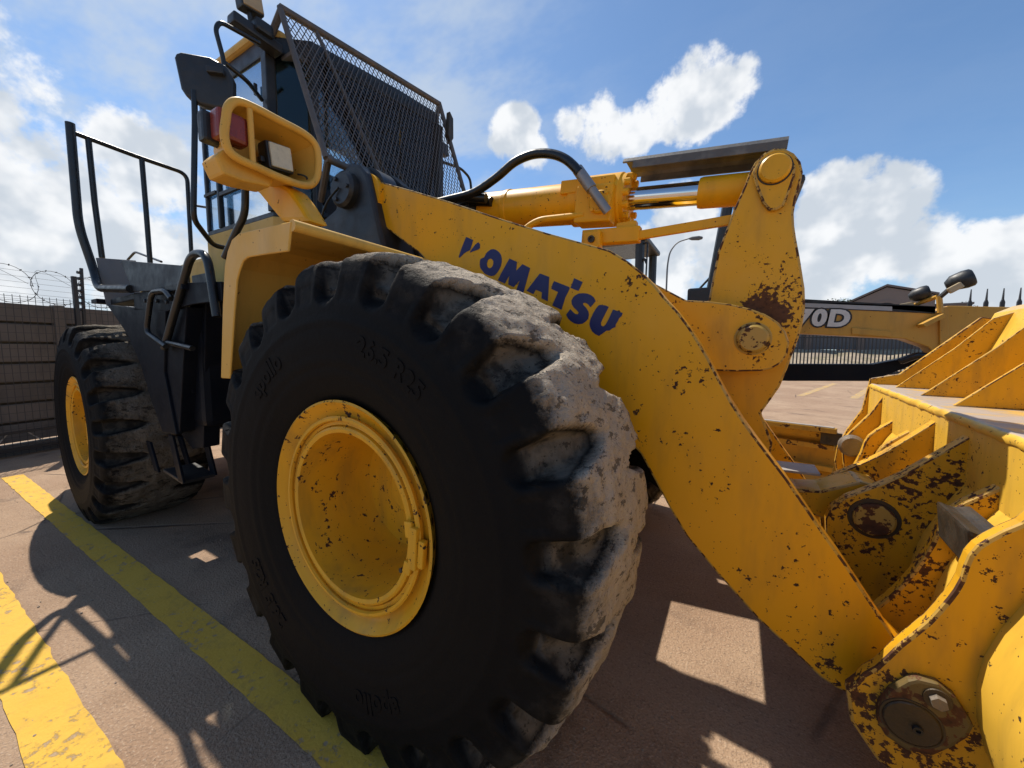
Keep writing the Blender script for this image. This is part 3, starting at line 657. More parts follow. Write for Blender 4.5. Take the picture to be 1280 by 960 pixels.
# ---- bucket (own local frame, slightly turned with the linkage)
bm = bmesh.new()
SP = [(0, 1.14), (0, .915), (-.02, .88), (-.055, .80), (-.085, .72), (-.105, .64), (-.112, .57), (-.105, .48), (-.085, .40), (-.05, .325), (.01, .25), (.09, .185), (.2, .135), (.4, .11), (1.25, .075)]
Y0, Y1 = -.72, 2.34
inn = [(1.25, .11), (.42, .145), (.24, .17), (.14, .215), (.06, .275), (.0, .35), (-.03, .42), (-.05, .5), (-.055, .57), (-.05, .64), (-.03, .72), (0, .8), (.06, .93), (.09, 1.0), (.40, 1.09), (.40, 1.14)]
add_prism(bm, SP+inn, Y0, Y1, 'y')
BKT = obj('bucket', bm, 'bucket_shell_paint', LD, 28, (1.76, -.8, 0)); BKT.rotation_euler = (0, 0, R(-4.5))
# soft wavy weld bead / rolled edge along the top beam
bm = bmesh.new(); n = 160; rows = []
for i in range(n+1):
    y = Y0+.03+(Y1-Y0-.06)*i/n
    j = .008*noise.noise((y*14, 0, 0))+.005*noise.noise((y*41, 3, 0))
    rows.append([bm.verts.new((-.004+.0, y, 1.115+j)), bm.verts.new((-.012+j*.6, y, 1.132+j)), bm.verts.new((.004, y, 1.148+j*.5)), bm.verts.new((.03+j, y, 1.143))])
for a, b in zip(rows, rows[1:]):
    for k in range(3): bm.faces.new((a[k], a[k+1], b[k+1], b[k]))
obj('weld_bead', bm, 'bucket_shell_paint', BKT, True)
def side_plate(y0, y1):
    prism('side_plate', [(.0, 1.18), (-.03, .95), (-.10, .80), (-.15, .66), (-.16, .54), (-.13, .40), (-.05, .26), (.1, .13), (.3, .08), (1.25, .05), (1.28, .2), (1.1, .8), (.75, 1.55), (.5, 1.6), (.15, 1.22)], y0, y1, 'bucket_paint', BKT, w=.006)
side_plate(Y1, Y1+.04); side_plate(Y0-.04, Y0)
prism('spill_guard', [(.38, 1.135), (.55, 1.62), (.62, 1.66), (.80, 1.62), (.80, 1.60), (.62, 1.635), (.575, 1.60), (.41, 1.135)], Y0, Y1, 'bucket_shell_paint', BKT, w=.003)
box('cutting_edge', (1.22, (Y0+Y1)/2, .07), (.34, Y1-Y0, .045), 'worn_steel', BKT, None, .006)
for yy in (2.08, 1.53, 1.06, .45, -.15, -.6):
    prism('gusset', [(.085, 1.142), (.33, 1.40), (.47, 1.575), (.56, 1.612), (.66, 1.60), (.585, 1.58), (.43, 1.141)], yy-.011, yy+.011, 'bucket_paint', BKT, w=.003)
# flank gussets where the hinge plates meet the beam
# hinge plates
def hinge(poly, yl, th, name='hinge_plate'):
    return prism(name, poly, yl, yl+th, 'bucket_paint', BKT, w=.007)
HP = [(-0.073, 0.983), (-0.098, 0.958), (-0.119, 0.933), (-0.136, 0.909), (-0.147, 0.882), (-0.153, 0.849), (-0.156, 0.818), (-0.164, 0.786), (-0.173, 0.76), (-0.187, 0.724), (-0.203, 0.686), (-0.225, 0.645), (-0.249, 0.602), (-0.269, 0.559), (-0.29, 0.516), (-0.313, 0.484), (-0.326, 0.452)]
HPo = [(.02, 1.135), (-.03, 1.06)]+HP+[(-.345, .42), (-.33, .33), (-.27, .25), (-.17, .21), (-.05, .20), (.06, .20), (.05, .6), (.05, 1.0)]
IP = [(0.04, 1.017), (0.015, 0.994), (-0.017, 0.965), (-0.063, 0.921), (-0.094, 0.882), (-0.107, 0.849), (-0.115, 0.813), (-0.123, 0.772), (-0.136, 0.729), (-0.157, 0.667), (-0.183, 0.607), (-0.214, 0.547), (-0.245, 0.497)]
IPo = [(.02, 1.135), (.0, 1.09)]+IP+[(-.26, .40), (-.24, .33), (-.17, .28), (-.05, .25), (.05, .24), (.05, .6), (.05, 1.0)]
hp = hinge(HPo, -.045, .045)
# pin retainer on the outer plate
RP = [(-0.282, 0.431), (-0.264, 0.481), (-0.233, 0.527), (-0.217, 0.541), (-0.18, 0.547), (-0.149, 0.528), (-0.115, 0.472), (-0.122, 0.437), (-0.146, 0.395), (-0.176, 0.352), (-0.221, 0.337), (-0.265, 0.352), (-0.283, 0.384)]
prism('pin_retainer', RP, -.074, -.043, 'retainer_paint', hp, w=.008)
pc = [(-0.22, 0.419), (-0.18, 0.508)]
lathe('pin_end', disc_prof(.055, .008, .003), (pc[0][0], -.072, pc[0][1]), (0, -1, 0), 'pin_dark', hp, 32)
lathe('pin_ring', [(0, .057), (0, .062), (.003, .061), (.003, .057)], (pc[0][0], -.073, pc[0][1]), (0, -1, 0), 'pin_dark', hp, 32)
lathe('grease_hole', [(0, 0), (0, .011), (.006, .010), (.006, .005), (0, .004)], (pc[0][0]+.01, -.084, pc[0][1]-.005), (0, -1, 0), 'decal_black', hp, 16)
lathe('washer', [(0, 0), (0, .027), (.006, .026), (.006, 0)], (pc[1][0], -.073, pc[1][1]), (0, -1, 0), 'pin_dark', hp, 24)
bolt('retainer_bolt', (pc[1][0], -.078, pc[1][1]), .017, .016, (0, -1, 0), 'worn_steel', hp)
hinge(IPo, .30, .05)
# stop block between the near hinge plates
SB = [(-0.128, 0.916), (-0.088, 0.902), (-0.048, 0.916), (-0.06, 0.873), (-0.082, 0.817), (-0.101, 0.789), (-0.114, 0.808)]
prism('stop_block', [(x*.9-.012, z) for x, z in SB], .06, .30, 'pin_dark', BKT, w=.012)
tube('hinge_pin', [(pc[0][0], -.04, pc[0][1]), (pc[0][0], .36, pc[0][1])], .05, 'pin_dark', BKT, 20)
# far pair
for yl in (1.26, 1.60):
    hinge([(x+.0, z) for x, z in IPo], yl, .05)
tube('hinge_pin', [(-.21, 1.2, .44), (-.21, 1.70, .44)], .05, 'pin_dark', BKT, 20)
fb = [(1.654, 0.5, 0.275)]
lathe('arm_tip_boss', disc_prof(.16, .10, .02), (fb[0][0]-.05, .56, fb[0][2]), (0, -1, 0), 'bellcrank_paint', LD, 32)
lathe('arm_tip_pin', disc_prof(.065, .06, .015), (fb[0][0], .47, fb[0][2]), (0, -1, 0), 'pin_dark', LD, 28)
# centre lugs for the link
LA = [(0.043, 1.133), (0.013, 1.097), (-0.022, 1.059), (-0.058, 1.02), (-0.105, 0.97), (-0.154, 0.918), (-0.206, 0.873), (-0.26, 0.832), (-0.305, 0.798), (-0.346, 0.75), (-0.361, 0.694), (-0.354, 0.616), (-0.339, 0.526), (-0.288, 0.4), (-0.195, 0.307)]
LAo = [(.03, 1.137)]+LA+[(-.18, .36), (-.02, .26), (.05, .4), (.05, 1.0)]
la = hinge(LAo, .55, .06, 'link_lug')
pl = [(-0.22, 0.735)]
lathe('link_pin', disc_prof(.062, .022, .007), (pl[0][0], .551, pl[0][1]), (0, -1, 0), 'pin_paint', la, 32)
lathe('pin_ring', [(0, .063), (0, .078), (.004, .076), (.004, .063)], (pl[0][0], .5505, pl[0][1]), (0, -1, 0), 'pin_dark', la, 32)
hinge(LAo, .90, .06, 'link_lug')
tube('link_pin', [(pl[0][0], .56, pl[0][1]), (pl[0][0], .96, pl[0][1])], .055, 'pin_dark', BKT, 20)
# ribs on the far half of the shell
for yl in (1.90,):
    prism('shell_rib', [(.02, 1.13), (-.05, .98), (-.13, .86), (-.18, .78), (-.16, .62), (-.10, .45), (.05, .3), (.05, .9)], yl, yl+.05, 'bucket_paint', BKT, w=.006)
    lathe('rib_boss', disc_prof(.07, .05, .015), (-.13, yl-.002, .76), (0, -1, 0), 'worn_steel', BKT, 24)

# ---- front fenders
def fender(s):
    OUT = [(-.215, 1.800), (-.40, 1.805), (-.56, 1.810), (-.615, 1.795), (-.655, 1.755), (-.685, 1.70), (-.72, 1.55), (-.775, 1.25)]
    bm = bmesh.new(); n = len(OUT)
    yo, yi, lip = 1.395, .66, .095
    inn = [(-.24, 1.705), (-.40, 1.712), (-.505, 1.715), (-.54, 1.705), (-.57, 1.675), (-.595, 1.64), (-.635, 1.50), (-.70, 1.25)]
    A = [bm.verts.new((x, s*yo, z)) for x, z in OUT]; B = [bm.verts.new((x, s*yi, z)) for x, z in OUT]
    Ai = [bm.verts.new((x, s*yo, z)) for x, z in inn]
    for i in range(n-1):
        bm.faces.new((A[i], A[i+1], B[i+1], B[i])); bm.faces.new((A[i], A[i+1], Ai[i+1], Ai[i]))
    bmesh.ops.recalc_face_normals(bm, faces=bm.faces[:])
    bmesh.ops.solidify(bm, geom=bm.faces[:], thickness=.009)
    bev(bm, .003, 1, 40)
    f = obj('front_fender', bm, 'fender_paint', LD)
    # rolled front edge
    tube('rolled_edge', [(-.215, s*1.392, 1.787), (-.215, s*.665, 1.787)], .020, 'fender_paint', f, 14)
    prism('rear_flap', [(-.775, 1.26), (-.70, 1.26), (-.72, 1.15), (-.79, .75), (-.80, .75)], s*1.33, s*.70, 'axle_black', f, w=.004)
    # lamp stalk
    ST = [(-1.011, 2.178), (-0.804, 2.164), (-0.638, 2.077), (-0.572, 2.012), (-0.487, 1.91), (-0.702, 1.944), (-0.787, 2.016), (-0.881, 2.099)]
    st = prism('lamp_stalk', ST, s*1.15, s*1.06, 'yellow_paint', f, w=.018)
    # lamp box, open to the front, ring of tube round its mouth
    X0 = -.60
    mouth = [(-s*y, z) for y, z in [(-1.415, 2.23), (-1.404, 2.28), (-1.37, 2.32), (-1.306, 2.33), (-1.2, 2.328), (-1.087, 2.325), (-1.032, 2.302), (-1.016, 2.249), (-1.024, 2.161), (-1.055, 2.105), (-1.112, 2.082), (-1.214, 2.079), (-1.307, 2.086), (-1.377, 2.092), (-1.412, 2.112), (-1.424, 2.163)]]
    c0 = sum(p[0] for p in mouth)/len(mouth); c1 = sum(p[1] for p in mouth)/len(mouth); mouth = [(c0+(y-c0)*.92, c1+(z-c1)*.92) for y, z in mouth]
    cy = sum(p[0] for p in mouth)/len(mouth); cz_ = sum(p[1] for p in mouth)/len(mouth)
    bm = bmesh.new()
    rear = [(cy+(y-cy)*.82, cz_+(z-cz_)*.80-.01) for y, z in mouth]
    M = [bm.verts.new((X0, y, z)) for y, z in mouth]; Q = [bm.verts.new((X0-.16, y, z)) for y, z in rear]; k = len(M)
    for i in range(k): bm.faces.new((M[i], M[(i+1) % k], Q[(i+1) % k], Q[i]))
    bm.faces.new(Q)
    bmesh.ops.recalc_face_normals(bm, faces=bm.faces[:]); bmesh.ops.solidify(bm, geom=bm.faces[:], thickness=.006)
    lb = obj('lamp_box', bm, 'fender_paint', LD, 40)
    pts = [Vector((X0+.006, y, z)) for y, z in mouth]
    tube('mouth_tube', spline(pts+[pts[0]], 5), .0155, 'fender_paint', lb, 12)
    B = [(-1.317, 2.304), (-1.315, 2.105)]
    tube('mouth_bar', [(X0+.008, -s*B[0][0], B[0][1]), (X0+.008, -s*B[1][0], B[1][1])], .011, 'fender_paint', lb, 12)
    prism('box_corner', [(-s*y, z) for y, z in [(-1.428, 2.093), (-1.394, 2.135), (-1.33, 2.114), (-1.208, 2.097), (-1.231, 2.05), (-1.334, 2.036), (-1.403, 2.038)]], X0-.15, X0-.03, 'fender_paint', lb, 'x', .01)
    lc = [(-1.178, 2.194)]
    rl = Matrix.Rotation(R(-s*6), 3, 'X')
    wl = box('work_lamp', (X0-.075, -s*lc[0][0], lc[0][1]), (.07, .110, .112), 'plastic_black', lb, rl, .012)
    box('lamp_lens', (X0-.036, -s*lc[0][0], lc[0][1]), (.012, .092, .096), 'lamp_glass', lb, rl, .006)
    tube('lamp_wire', spline([(X0-.08, s*1.08, 2.17), (X0-.03, s*1.07, 2.15), (X0-.06, s*1.05, 2.12), (X0-.1, s*1.04, 2.14)], 5), .004, 'wire_steel', lb, 6)
    ic = [(-1.372, 2.216)]
    ind = box('indicator_lens', (X0-.035, -s*ic[0][0], ic[0][1]), (.07, .105, .105), 'orange_lens', lb, None, .014)
    box('indicator_base', (X0-.09, -s*ic[0][0]+s*.03, ic[0][1]-.005), (.05, .09, .11), 'plastic_black', lb, None, .012)
    for dz in (.02, -.03): box('terminal', (X0-.08, s*1.235, 2.15+dz), (.03, .022, .022), 'plastic_black', lb, None, .003)
fender(-1); fender(1)

# ---- cab
CR = Matrix.Rotation(R(-2.7), 4, 'Z')
CB = empty('cab'); 
bpy.data.objects.remove(CB)
bm = bmesh.new()
# lower body panel (near side, front corner) and floor
CABP = [(-2.30, -.80), (-1.42, -.80), (-1.24, -.62), (-1.20, .06), (-1.20, .52), (-2.26, .60)]
def plan(z, e=0.):
    cx, cy = -1.78, 0.; return [(cx+(x-cx)*(1+e), cy+(y-cy)*(1+e), z) for x, y in CABP]
def zt(y): return .15*(y+.8)/1.3
def ring_body(z0, z1, name, mat, parent, e0=0., e1=0., cap0=True, cap1=True, w=.01, sl=False):
    bm = bmesh.new(); A = [bm.verts.new(p) for p in plan(z0, e0)]; B = [bm.verts.new(p) for p in plan(z1, e1)]; k = len(A)
    if sl:
        for v in A+B: v.co.z += zt(v.co.y)
    for i in range(k): bm.faces.new((A[i], A[(i+1) % k], B[(i+1) % k], B[i]))
    if cap0: bm.faces.new(A)
    if cap1: bm.faces.new(B[::-1])
    bmesh.ops.recalc_face_normals(bm, faces=bm.faces[:]); bev(bm, w); return obj(name, bm, mat, parent)
CAB = ring_body(1.15, 2.19, 'cab', 'cab_paint', LD, 0, 0)
WB = 2.19
ring_body(WB+.001, WB+.03, 'window_sill', 'black_steel', CAB, -.01, -.01, w=.003)
RT = 3.13
ring_body(RT, RT+.10, 'roof_frame', 'black_steel', CAB, -.01, -.01, w=.01, sl=True)
prism('roof', [(x, y) for x, y in [(-2.34, -.82), (-1.45, -.82), (-1.36, -.74), (-1.42, .46), (-2.28, .62)]], RT+.101, RT+.15, 'cab_paint', CAB, 'z', .02)
for v in CAB.children[-1].data.vertices: v.co.z += zt(v.co.y)
def pillar(p, q, w, name='pillar', mat='black_steel'):
    bm = bmesh.new(); p = Vector(p); q = Vector(q); d = (q-p)
    M = Matrix.Translation((p+q)/2) @ d.to_track_quat('Z', 'X').to_matrix().to_4x4() @ Matrix.Diagonal((w, w, d.length, 1))
    bmesh.ops.create_cube(bm, size=1, matrix=M); bev(bm, .006); return obj(name, bm, mat, CAB)
PL = plan(0, -.025)
for i, w in ((0, .03), (1, .055), (2, .04), (4, .06), (5, .05)):
    pillar((PL[i][0], PL[i][1], WB+.03), (PL[i][0], PL[i][1], RT+zt(PL[i][1])), w)
pillar((-2.10, -.785, WB+.03), (-2.10, -.785, RT), .03, 'door_post')
# glazing, one pane per side
PG = plan(0, -.03)
def pane(a, b, z0, z1, mat='tinted_glass', trim=.04, name='window_pane'):
    bm = bmesh.new(); a = Vector(a[:2]); b = Vector(b[:2]); d = (b-a).normalized(); a = a+d*trim; b = b-d*trim; nrm = Vector((d.y, -d.x))*.003
    pts = [(*(a+nrm), z0), (*(b+nrm), z0), (*(b+nrm), z1+zt(b.y)), (*(a+nrm), z1+zt(a.y))]; qts = [(*(a-nrm), z0), (*(b-nrm), z0), (*(b-nrm), z1+zt(b.y)), (*(a-nrm), z1+zt(a.y))]
    A = [bm.verts.new(p) for p in pts]; B = [bm.verts.new(p) for p in qts]
    bm.faces.new(A); bm.faces.new(B[::-1])
    for i in range(4): bm.faces.new((A[i], A[(i+1) % 4], B[(i+1) % 4], B[i]))
    return obj(name, bm, mat, CAB)
pane(PG[0], (-2.11, -.78), WB+.03, RT, 'filmed_glass', .02); pane((-2.09, -.78), PG[1], WB+.03, RT, 'filmed_glass', .03); pane(PG[5], PG[0], WB+.03, RT, 'clear_glass', .03)
pane(PG[1], PG[2], WB+.03, RT); pane(PG[2], PG[3], WB+.03, RT, 'clear_glass', trim=0); pane(PG[3], PG[4], WB+.03, RT, 'clear_glass', trim=.02); pane(PG[4], PG[5], WB+.03, RT, 'tinted_glass')
# window rails on the near side
box('window_rail', (-1.76, -.795, 2.44), (.62, .02, .025), 'black_steel', CAB, None, .003)
box('window_rail', (-2.21, -.795, 2.47), (.17, .02, .02), 'black_steel', CAB, None, .003)
box('window_latch', (-1.78, -.80, 2.90), (.08, .02, .028), 'plastic_black', CAB, Matrix.Rotation(R(20), 3, 'Y'), .004)
box('window_latch', (-1.54, -.80, 2.96), (.014, .02, .07), 'plastic_black', CAB, None, .004)
# inside: dark rear wall, headliner, seat, steering column
box('rear_wall', (-2.22, -.10, 2.30), (.03, 1.25, .22), 'interior_dark', CAB, None, .004)
box('headliner', (-1.76, -.12, RT+zt(-.12)-.014), (.98, 1.22, .02), 'headliner_grey', CAB, Matrix.Rotation(math.atan(.15/1.3), 3, 'X'), .002)
prism('seat', [(-2.15, 2.2), (-1.65, 2.2), (-1.62, 2.32), (-2.0, 2.34), (-2.16, 2.95), (-2.26, 2.95)], -.26, .26, 'interior_dark', CAB, w=.03)
prism('dashboard', [(-1.42, 2.2), (-1.24, 2.2), (-1.24, 2.40), (-1.32, 2.46), (-1.42, 2.40)], -.56, .5, 'interior_dark', CAB, w=.02)
tube('steering_column', [(-1.36, -.05, 2.4), (-1.56, -.05, 2.62)], .03, 'interior_dark', CAB)
bm = bmesh.new(); add_tube(bm, [Vector((-1.56, -.05, 2.63))+Matrix.Rotation(R(-42), 3, 'Y') @ Vector((.19*math.cos(a), .19*math.sin(a), 0)) for a in [2*math.pi*k/24 for k in range(25)]], .014, 8); obj('steering_wheel', bm, 'interior_dark', CAB, True)
# wiper on the front glass
tube('wiper', [(-1.14, .02, 2.25), (-1.15, -.2, 2.75)], .010, 'rail_black', CAB, 8)
tube('wiper', [(-1.10, .14, 2.25), (-1.12, -.05, 2.72)], .008, 'rail_black', CAB, 8)
tube('wiper_blade', [(-1.155, -.12, 2.55), (-1.17, -.36, 3.0)], .012, 'rail_black', CAB, 8)

# ---- mesh guard in front of the cab
TL, TR_, BR_, BL_ = Vector((-1.31, -.76, 3.36)), Vector((-1.235, .555, 3.49)), Vector((-.915, .60, 2.45)), Vector((-.93, -.76, 2.43))
MG = empty('x'); bpy.data.objects.remove(MG)
bm = bmesh.new()
def bar(bm, p, q, w, seg=8): add_tube(bm, [p, q], w, seg)
add_tube(bm, [TL, TR_], .022, 10); add_tube(bm, [TR_, BR_], .018, 10); add_tube(bm, [TL, BL_], .017, 10); add_tube(bm, [BL_, BR_], .02, 10)
MG = obj('mesh_guard', bm, 'mesh_steel', LD, 40)
bm = bmesh.new()
def uv(u, v): return TL.lerp(TR_, u).lerp(BL_.lerp(BR_, u), v)
nn = (uv(1, 0)-uv(0, 0)).cross(uv(0, 1)-uv(0, 0)).normalized()
def strand(u0, v0, u1, v1, off):
    p, q = uv(u0, v0)+nn*off, uv(u1, v1)+nn*off; d = (q-p).normalized(); s = d.cross(nn).normalized()
    w, t = .0026, .0014
    vs = [bm.verts.new(e+s*a*w+nn*b*t) for e in (p, q) for a, b in ((-1, -1), (1, -1), (1, 1), (-1, 1))]
    for i in range(4): bm.faces.new((vs[i], vs[(i+1) % 4], vs[4+(i+1) % 4], vs[4+i]))
NU = 38; asp = .42                       # diamonds along the width; change of u over the full height
for sgn in (1, -1):
    k = -int(NU*asp)-2
    while k < NU*(1+asp)+2:
        u0 = k/NU; u1 = u0+sgn*asp
        a, b = 0., 1.
        # clip to 0..1 in u
        def tcl(u): return (u-u0)/(u1-u0)
        lo, hi = sorted((tcl(0.), tcl(1.)))
        a, b = max(0., lo), min(1., hi)
        if b > a+.01: strand(u0+(u1-u0)*a, a, u0+(u1-u0)*b, b, .002*sgn)
        k += 1
obj('expanded_mesh', bm, 'mesh_steel', MG)
for p, q in (((-1.31, -.755, 3.345), (-1.44, -.78, 3.17)), ((-1.235, .55, 3.47), (-1.30, .50, 3.17)), ((-.935, -.74, 2.45), (-1.2, -.62, 2.30))):
    tube('guard_strut', [p, q], .02, 'mesh_steel', MG, 8)
tube('guard_bar', [TL.lerp(TR_, .16), BL_.lerp(BR_, .30)], .012, 'mesh_steel', MG, 8)
prism('guard_hinge', [(.555, 3.40), (.60, 3.36), (.60, 3.20), (.56, 3.14), (.53, 3.2)], -1.16, -1.12, 'pin_dark', MG, 'x')
# ---- mirrors and roof lamps
def mirror(name, c, yaw, par, w=.225, h=.215):
    bm = bmesh.new(); prof = [(-.5, .38), (-.47, .46), (-.38, .5), (.12, .48), (.40, .36), (.5, .12), (.48, -.32), (.40, -.46), (.20, -.5), (-.10, -.46), (-.34, -.34), (-.42, -.2)]
    add_prism(bm, [(y*w, z*h) for y, z in prof], -.025, .03, 'x'); bmesh.ops.recalc_face_normals(bm, faces=bm.faces[:]); bev(bm, .016, 3, 30)
    o = obj(name, bm, 'plastic_black', par, 40, c); o.rotation_euler = (0, 0, yaw); return o
MX = -1.28
mi = mirror('mirror', (MX, -1.165, 2.70), R(-48), LD, .25, .245)
box('mirror_clamp', (.042, .06, .045), (.03, .075, .03), 'plastic_black', mi, None, .006)
MP = [(-1.28, -1.07, 2.641), (-1.28, -1.089, 2.683), (-1.28, -1.082, 2.855), (-1.28, -1.115, 2.995), (-1.28, -1.091, 3.045), (-1.28, -0.9, 3.063)]
tube('mirror_stay', rounded(MP, .05), .011, 'rail_black', mi.parent, 10)
MQ = [(-1.3, -1.073, 2.868), (-1.3, -0.965, 2.837)]
tube('mirror_arm', rounded([MQ[0], MQ[1], (-1.44, -.82, 2.86)], .04), .012, 'rail_black', LD, 10)
HB = [(-1.3, -1.216, 2.619), (-1.3, -1.219, 2.527), (-1.3, -1.254, 1.995)]
tube('door_handrail', rounded([(HB[0][0], HB[0][1], HB[0][2]+.03), HB[1], (HB[2][0], HB[2][1], 2.02), (-1.48, -1.10, 1.95), (-1.62, -.80, 1.98)], .05), .013, 'rail_black', LD, 12)
hb2 = [(-0.938, -1.18, 2.121), (-0.954, -1.18, 2.007), (-1.056, -1.18, 1.934)]
tube('grab_rail', rounded([(hb2[0][0], -1.18, hb2[0][2]+.2), hb2[0], hb2[1], hb2[2], (hb2[2][0]-.12, -1.18, hb2[2][2]-.1)], .05), .016, 'rail_black', LD, 12)
for (c, yw) in (((-1.36, -.905, 3.31), 0), ):
    b_ = box('roof_lamp', c, (.07, .12, .12), 'plastic_black', LD, Matrix.Rotation(R(8), 3, 'X'), .012)
    box('lamp_face', (c[0]+.036, c[1], c[2]), (.014, .105, .105), 'lamp_back', b_, Matrix.Rotation(R(8), 3, 'X'), .006)
    tube('lamp_post', [(c[0], c[1], c[2]-.06), (c[0], c[1]+.01, c[2]-.13)], .014, 'black_steel', b_, 8)
    box('lamp_bracket', (c[0], c[1]+.03, c[2]-.16), (.08, .26, .055), 'black_steel', b_, Matrix.Rotation(R(-3), 3, 'X'), .01)
    box('wiper_motor', (c[0]+.02, c[1]+.05, c[2]-.125), (.09, .10, .07), 'plastic_black', b_, None, .02)
m2 = mirror('mirror', (-1.18, .98, 2.72), R(4), LD, .16, .26)
m3 = [(-1.2, 0.262, 3.216), (-1.2, 0.426, 3.117), (-1.2, 0.503, 3.3)]
tube('mirror_arm', rounded([(-1.30, .56, 3.05), (-1.2, .80, 3.05), (-1.18, .92, 3.0), (-1.18, .96, 2.75)], .05), .012, 'rail_black', LD, 10)
box('roof_lamp', (-1.30, .66, 3.18), (.06, .11, .10), 'plastic_black', LD, None, .01)

# ---- engine hood behind the cab
prism('engine_hood', [(-4.75, 1.35), (-4.75, 2.02), (-4.6, 2.14), (-3.4, 2.20), (-2.55, 2.22), (-2.55, 1.35)], -.50, .66, 'cab_paint', LD, w=.04)
for k in range(5): box('hood_grille', (-4.35+k*.38, -.506, 1.85), (.30, .02, .40), 'slate_steel', LD, None, .01)
prism('counterweight', [(-4.9, .75), (-4.9, 1.45), (-4.7, 1.55), (-4.2, 1.55), (-4.2, .75)], -1.05, 1.2, 'cab_paint', LD, w=.06)

# ---- access platform, ladder, handrails on the near side (turned a little with the rear frame)
PF = box('platform', (-2.26, -.97, 1.715), (1.44, .46, .04), 'dark_slate_steel', LD, Matrix.Rotation(R(-2.7), 3, 'Z'), .006)
bm = bmesh.new()
for x in (-3.14, -3.085, -3.03): add_box(bm, (x, -.95, 1.72), (.018, .56, .03))
for k in range(15): add_box(bm, (-3.085, -1.225+k*.0395, 1.72), (.128, .014, .028))
obj('grating', bm, 'dark_slate_steel', PF)
prism('toe_board', [(-2.523, 1.96), (-1.522, 1.821), (-1.618, 1.695), (-2.33, 1.739)], -1.218, -1.206, 'slate_steel', PF, w=.004)
prism('rear_toe_board', [(-1.216, 2.033), (-0.996, 2.056), (-0.983, 1.703), (-1.182, 1.686)], -3.026, -3.014, 'grey_plate', PF, 'x', .003)
prism('platform_edge', [(-2.367, 1.737), (-1.88, 1.702), (-1.576, 1.737), (-1.172, 1.71), (-1.17, 1.614), (-1.518, 1.615), (-1.868, 1.592), (-2.382, 1.623)], -1.205, -1.185, 'dark_slate_steel', PF, w=.004)
for q in [(-2.168, 1.672), (-1.979, 1.66), (-1.838, 1.647)]:
    lathe('fixing_bolt', disc_prof(.012, .01, .003), (q[0], -1.206, q[1]), (0, -1, 0), 'slate_steel', PF, 12)
# tank and side panels below
prism('side_panel', [(-2.925, 1.691), (-1.88, 1.593), (-1.971, 1.223), (-1.859, 0.841), (-2.067, 0.833), (-2.219, 1.031), (-2.357, 1.266), (-2.544, 1.461)], -1.205, -1.17, 'dark_slate_steel', LD, w=.006)
prism('ladder_side', [(-1.923, 1.596), (-1.629, 1.608), (-1.744, 1.229), (-1.851, 0.855), (-1.975, 0.825), (-2.027, 1.221)], -1.19, -1.06, 'dark_slate_steel', LD, w=.006)
prism('ladder_side', [(-1.75, 1.708), (-1.584, 1.715), (-1.752, 0.753), (-1.912, 0.722), (-2.064, 0.797), (-2.137, 1.207)], -1.11, -1.02, 'dark_slate_steel', LD, w=.006)
bm = bmesh.new(); add_box(bm, (-1.98, -.80, 1.26), (.66, .62, .74), Matrix.Rotation(R(-2.7), 3, 'Z')); bev(bm, .04); obj('hydraulic_tank', bm, 'dark_slate_steel', LD)
st_ = [(-2.449, 0.687), (-2.057, 0.78), (-1.868, 0.519), (-2.176, 0.431)]
for q in [(-1.836, 1.371), (-1.905, 1.115)]: box('ladder_tread', (q[0]-.02, -1.05, q[1]), (.30, .18, .03), 'dark_slate_steel', LD, None, .004)
box('ladder_step', ((st_[2][0]+st_[3][0])/2-.05, -1.08, st_[2][1]+.01), (.30, .18, .022), 'black_steel', LD, Matrix.Rotation(R(6), 3, 'Y'), .004)
for px_ in (st_[0], st_[1]):
    for y0 in (-1.175, -1.0):
        prism('step_hanger', [(px_[0]-.03, px_[1]+.03), (px_[0]+.045, px_[1]+.03), (px_[0]+.16, st_[2][1]), (px_[0]+.085, st_[2][1])], y0, y0+.014, 'dark_slate_steel', LD, w=.003)
# handrails
H1 = [(-3.04, -1.279, 2.948), (-3.04, -1.284, 2.247), (-3.04, -1.249, 2.074), (-3.04, -1.213, 1.896)]
tube('handrail_post', rounded([H1[0], H1[1], (-3.02, H1[3][1]-.02, H1[3][2]+.05), (-2.92, -1.24, 1.80), (-2.34, -1.225, 1.755)], .10, 7), .026, 'rail_black', LD, 14)
HT = [(-3.04, -1.257, 2.888), (-3.04, -0.948, 2.866), (-3.04, -0.701, 2.87), (-3.04, -0.616, 2.856), (-3.04, -0.616, 2.605), (-3.04, -0.625, 2.133)]
tube('handrail', rounded([HT[0], HT[1], HT[3], HT[5]], .07, 7), .016, 'rail_black', LD, 12)
for q in ([(-3.04, -1.195, 2.877), (-3.04, -1.191, 2.431), (-3.04, -1.178, 2.042)], [(-3.04, -0.906, 2.865), (-3.04, -0.904, 2.487), (-3.04, -0.904, 2.056)]):
    tube('handrail_post', q, .018, 'rail_black', LD, 10)
tube('handrail_link', spline([HT[4], (-2.9, HT[4][1]+.05, HT[4][2]-.03), (-2.6, HT[4][1]+.06, HT[4][2]-.1)], 4), .010, 'rail_black', LD, 8)
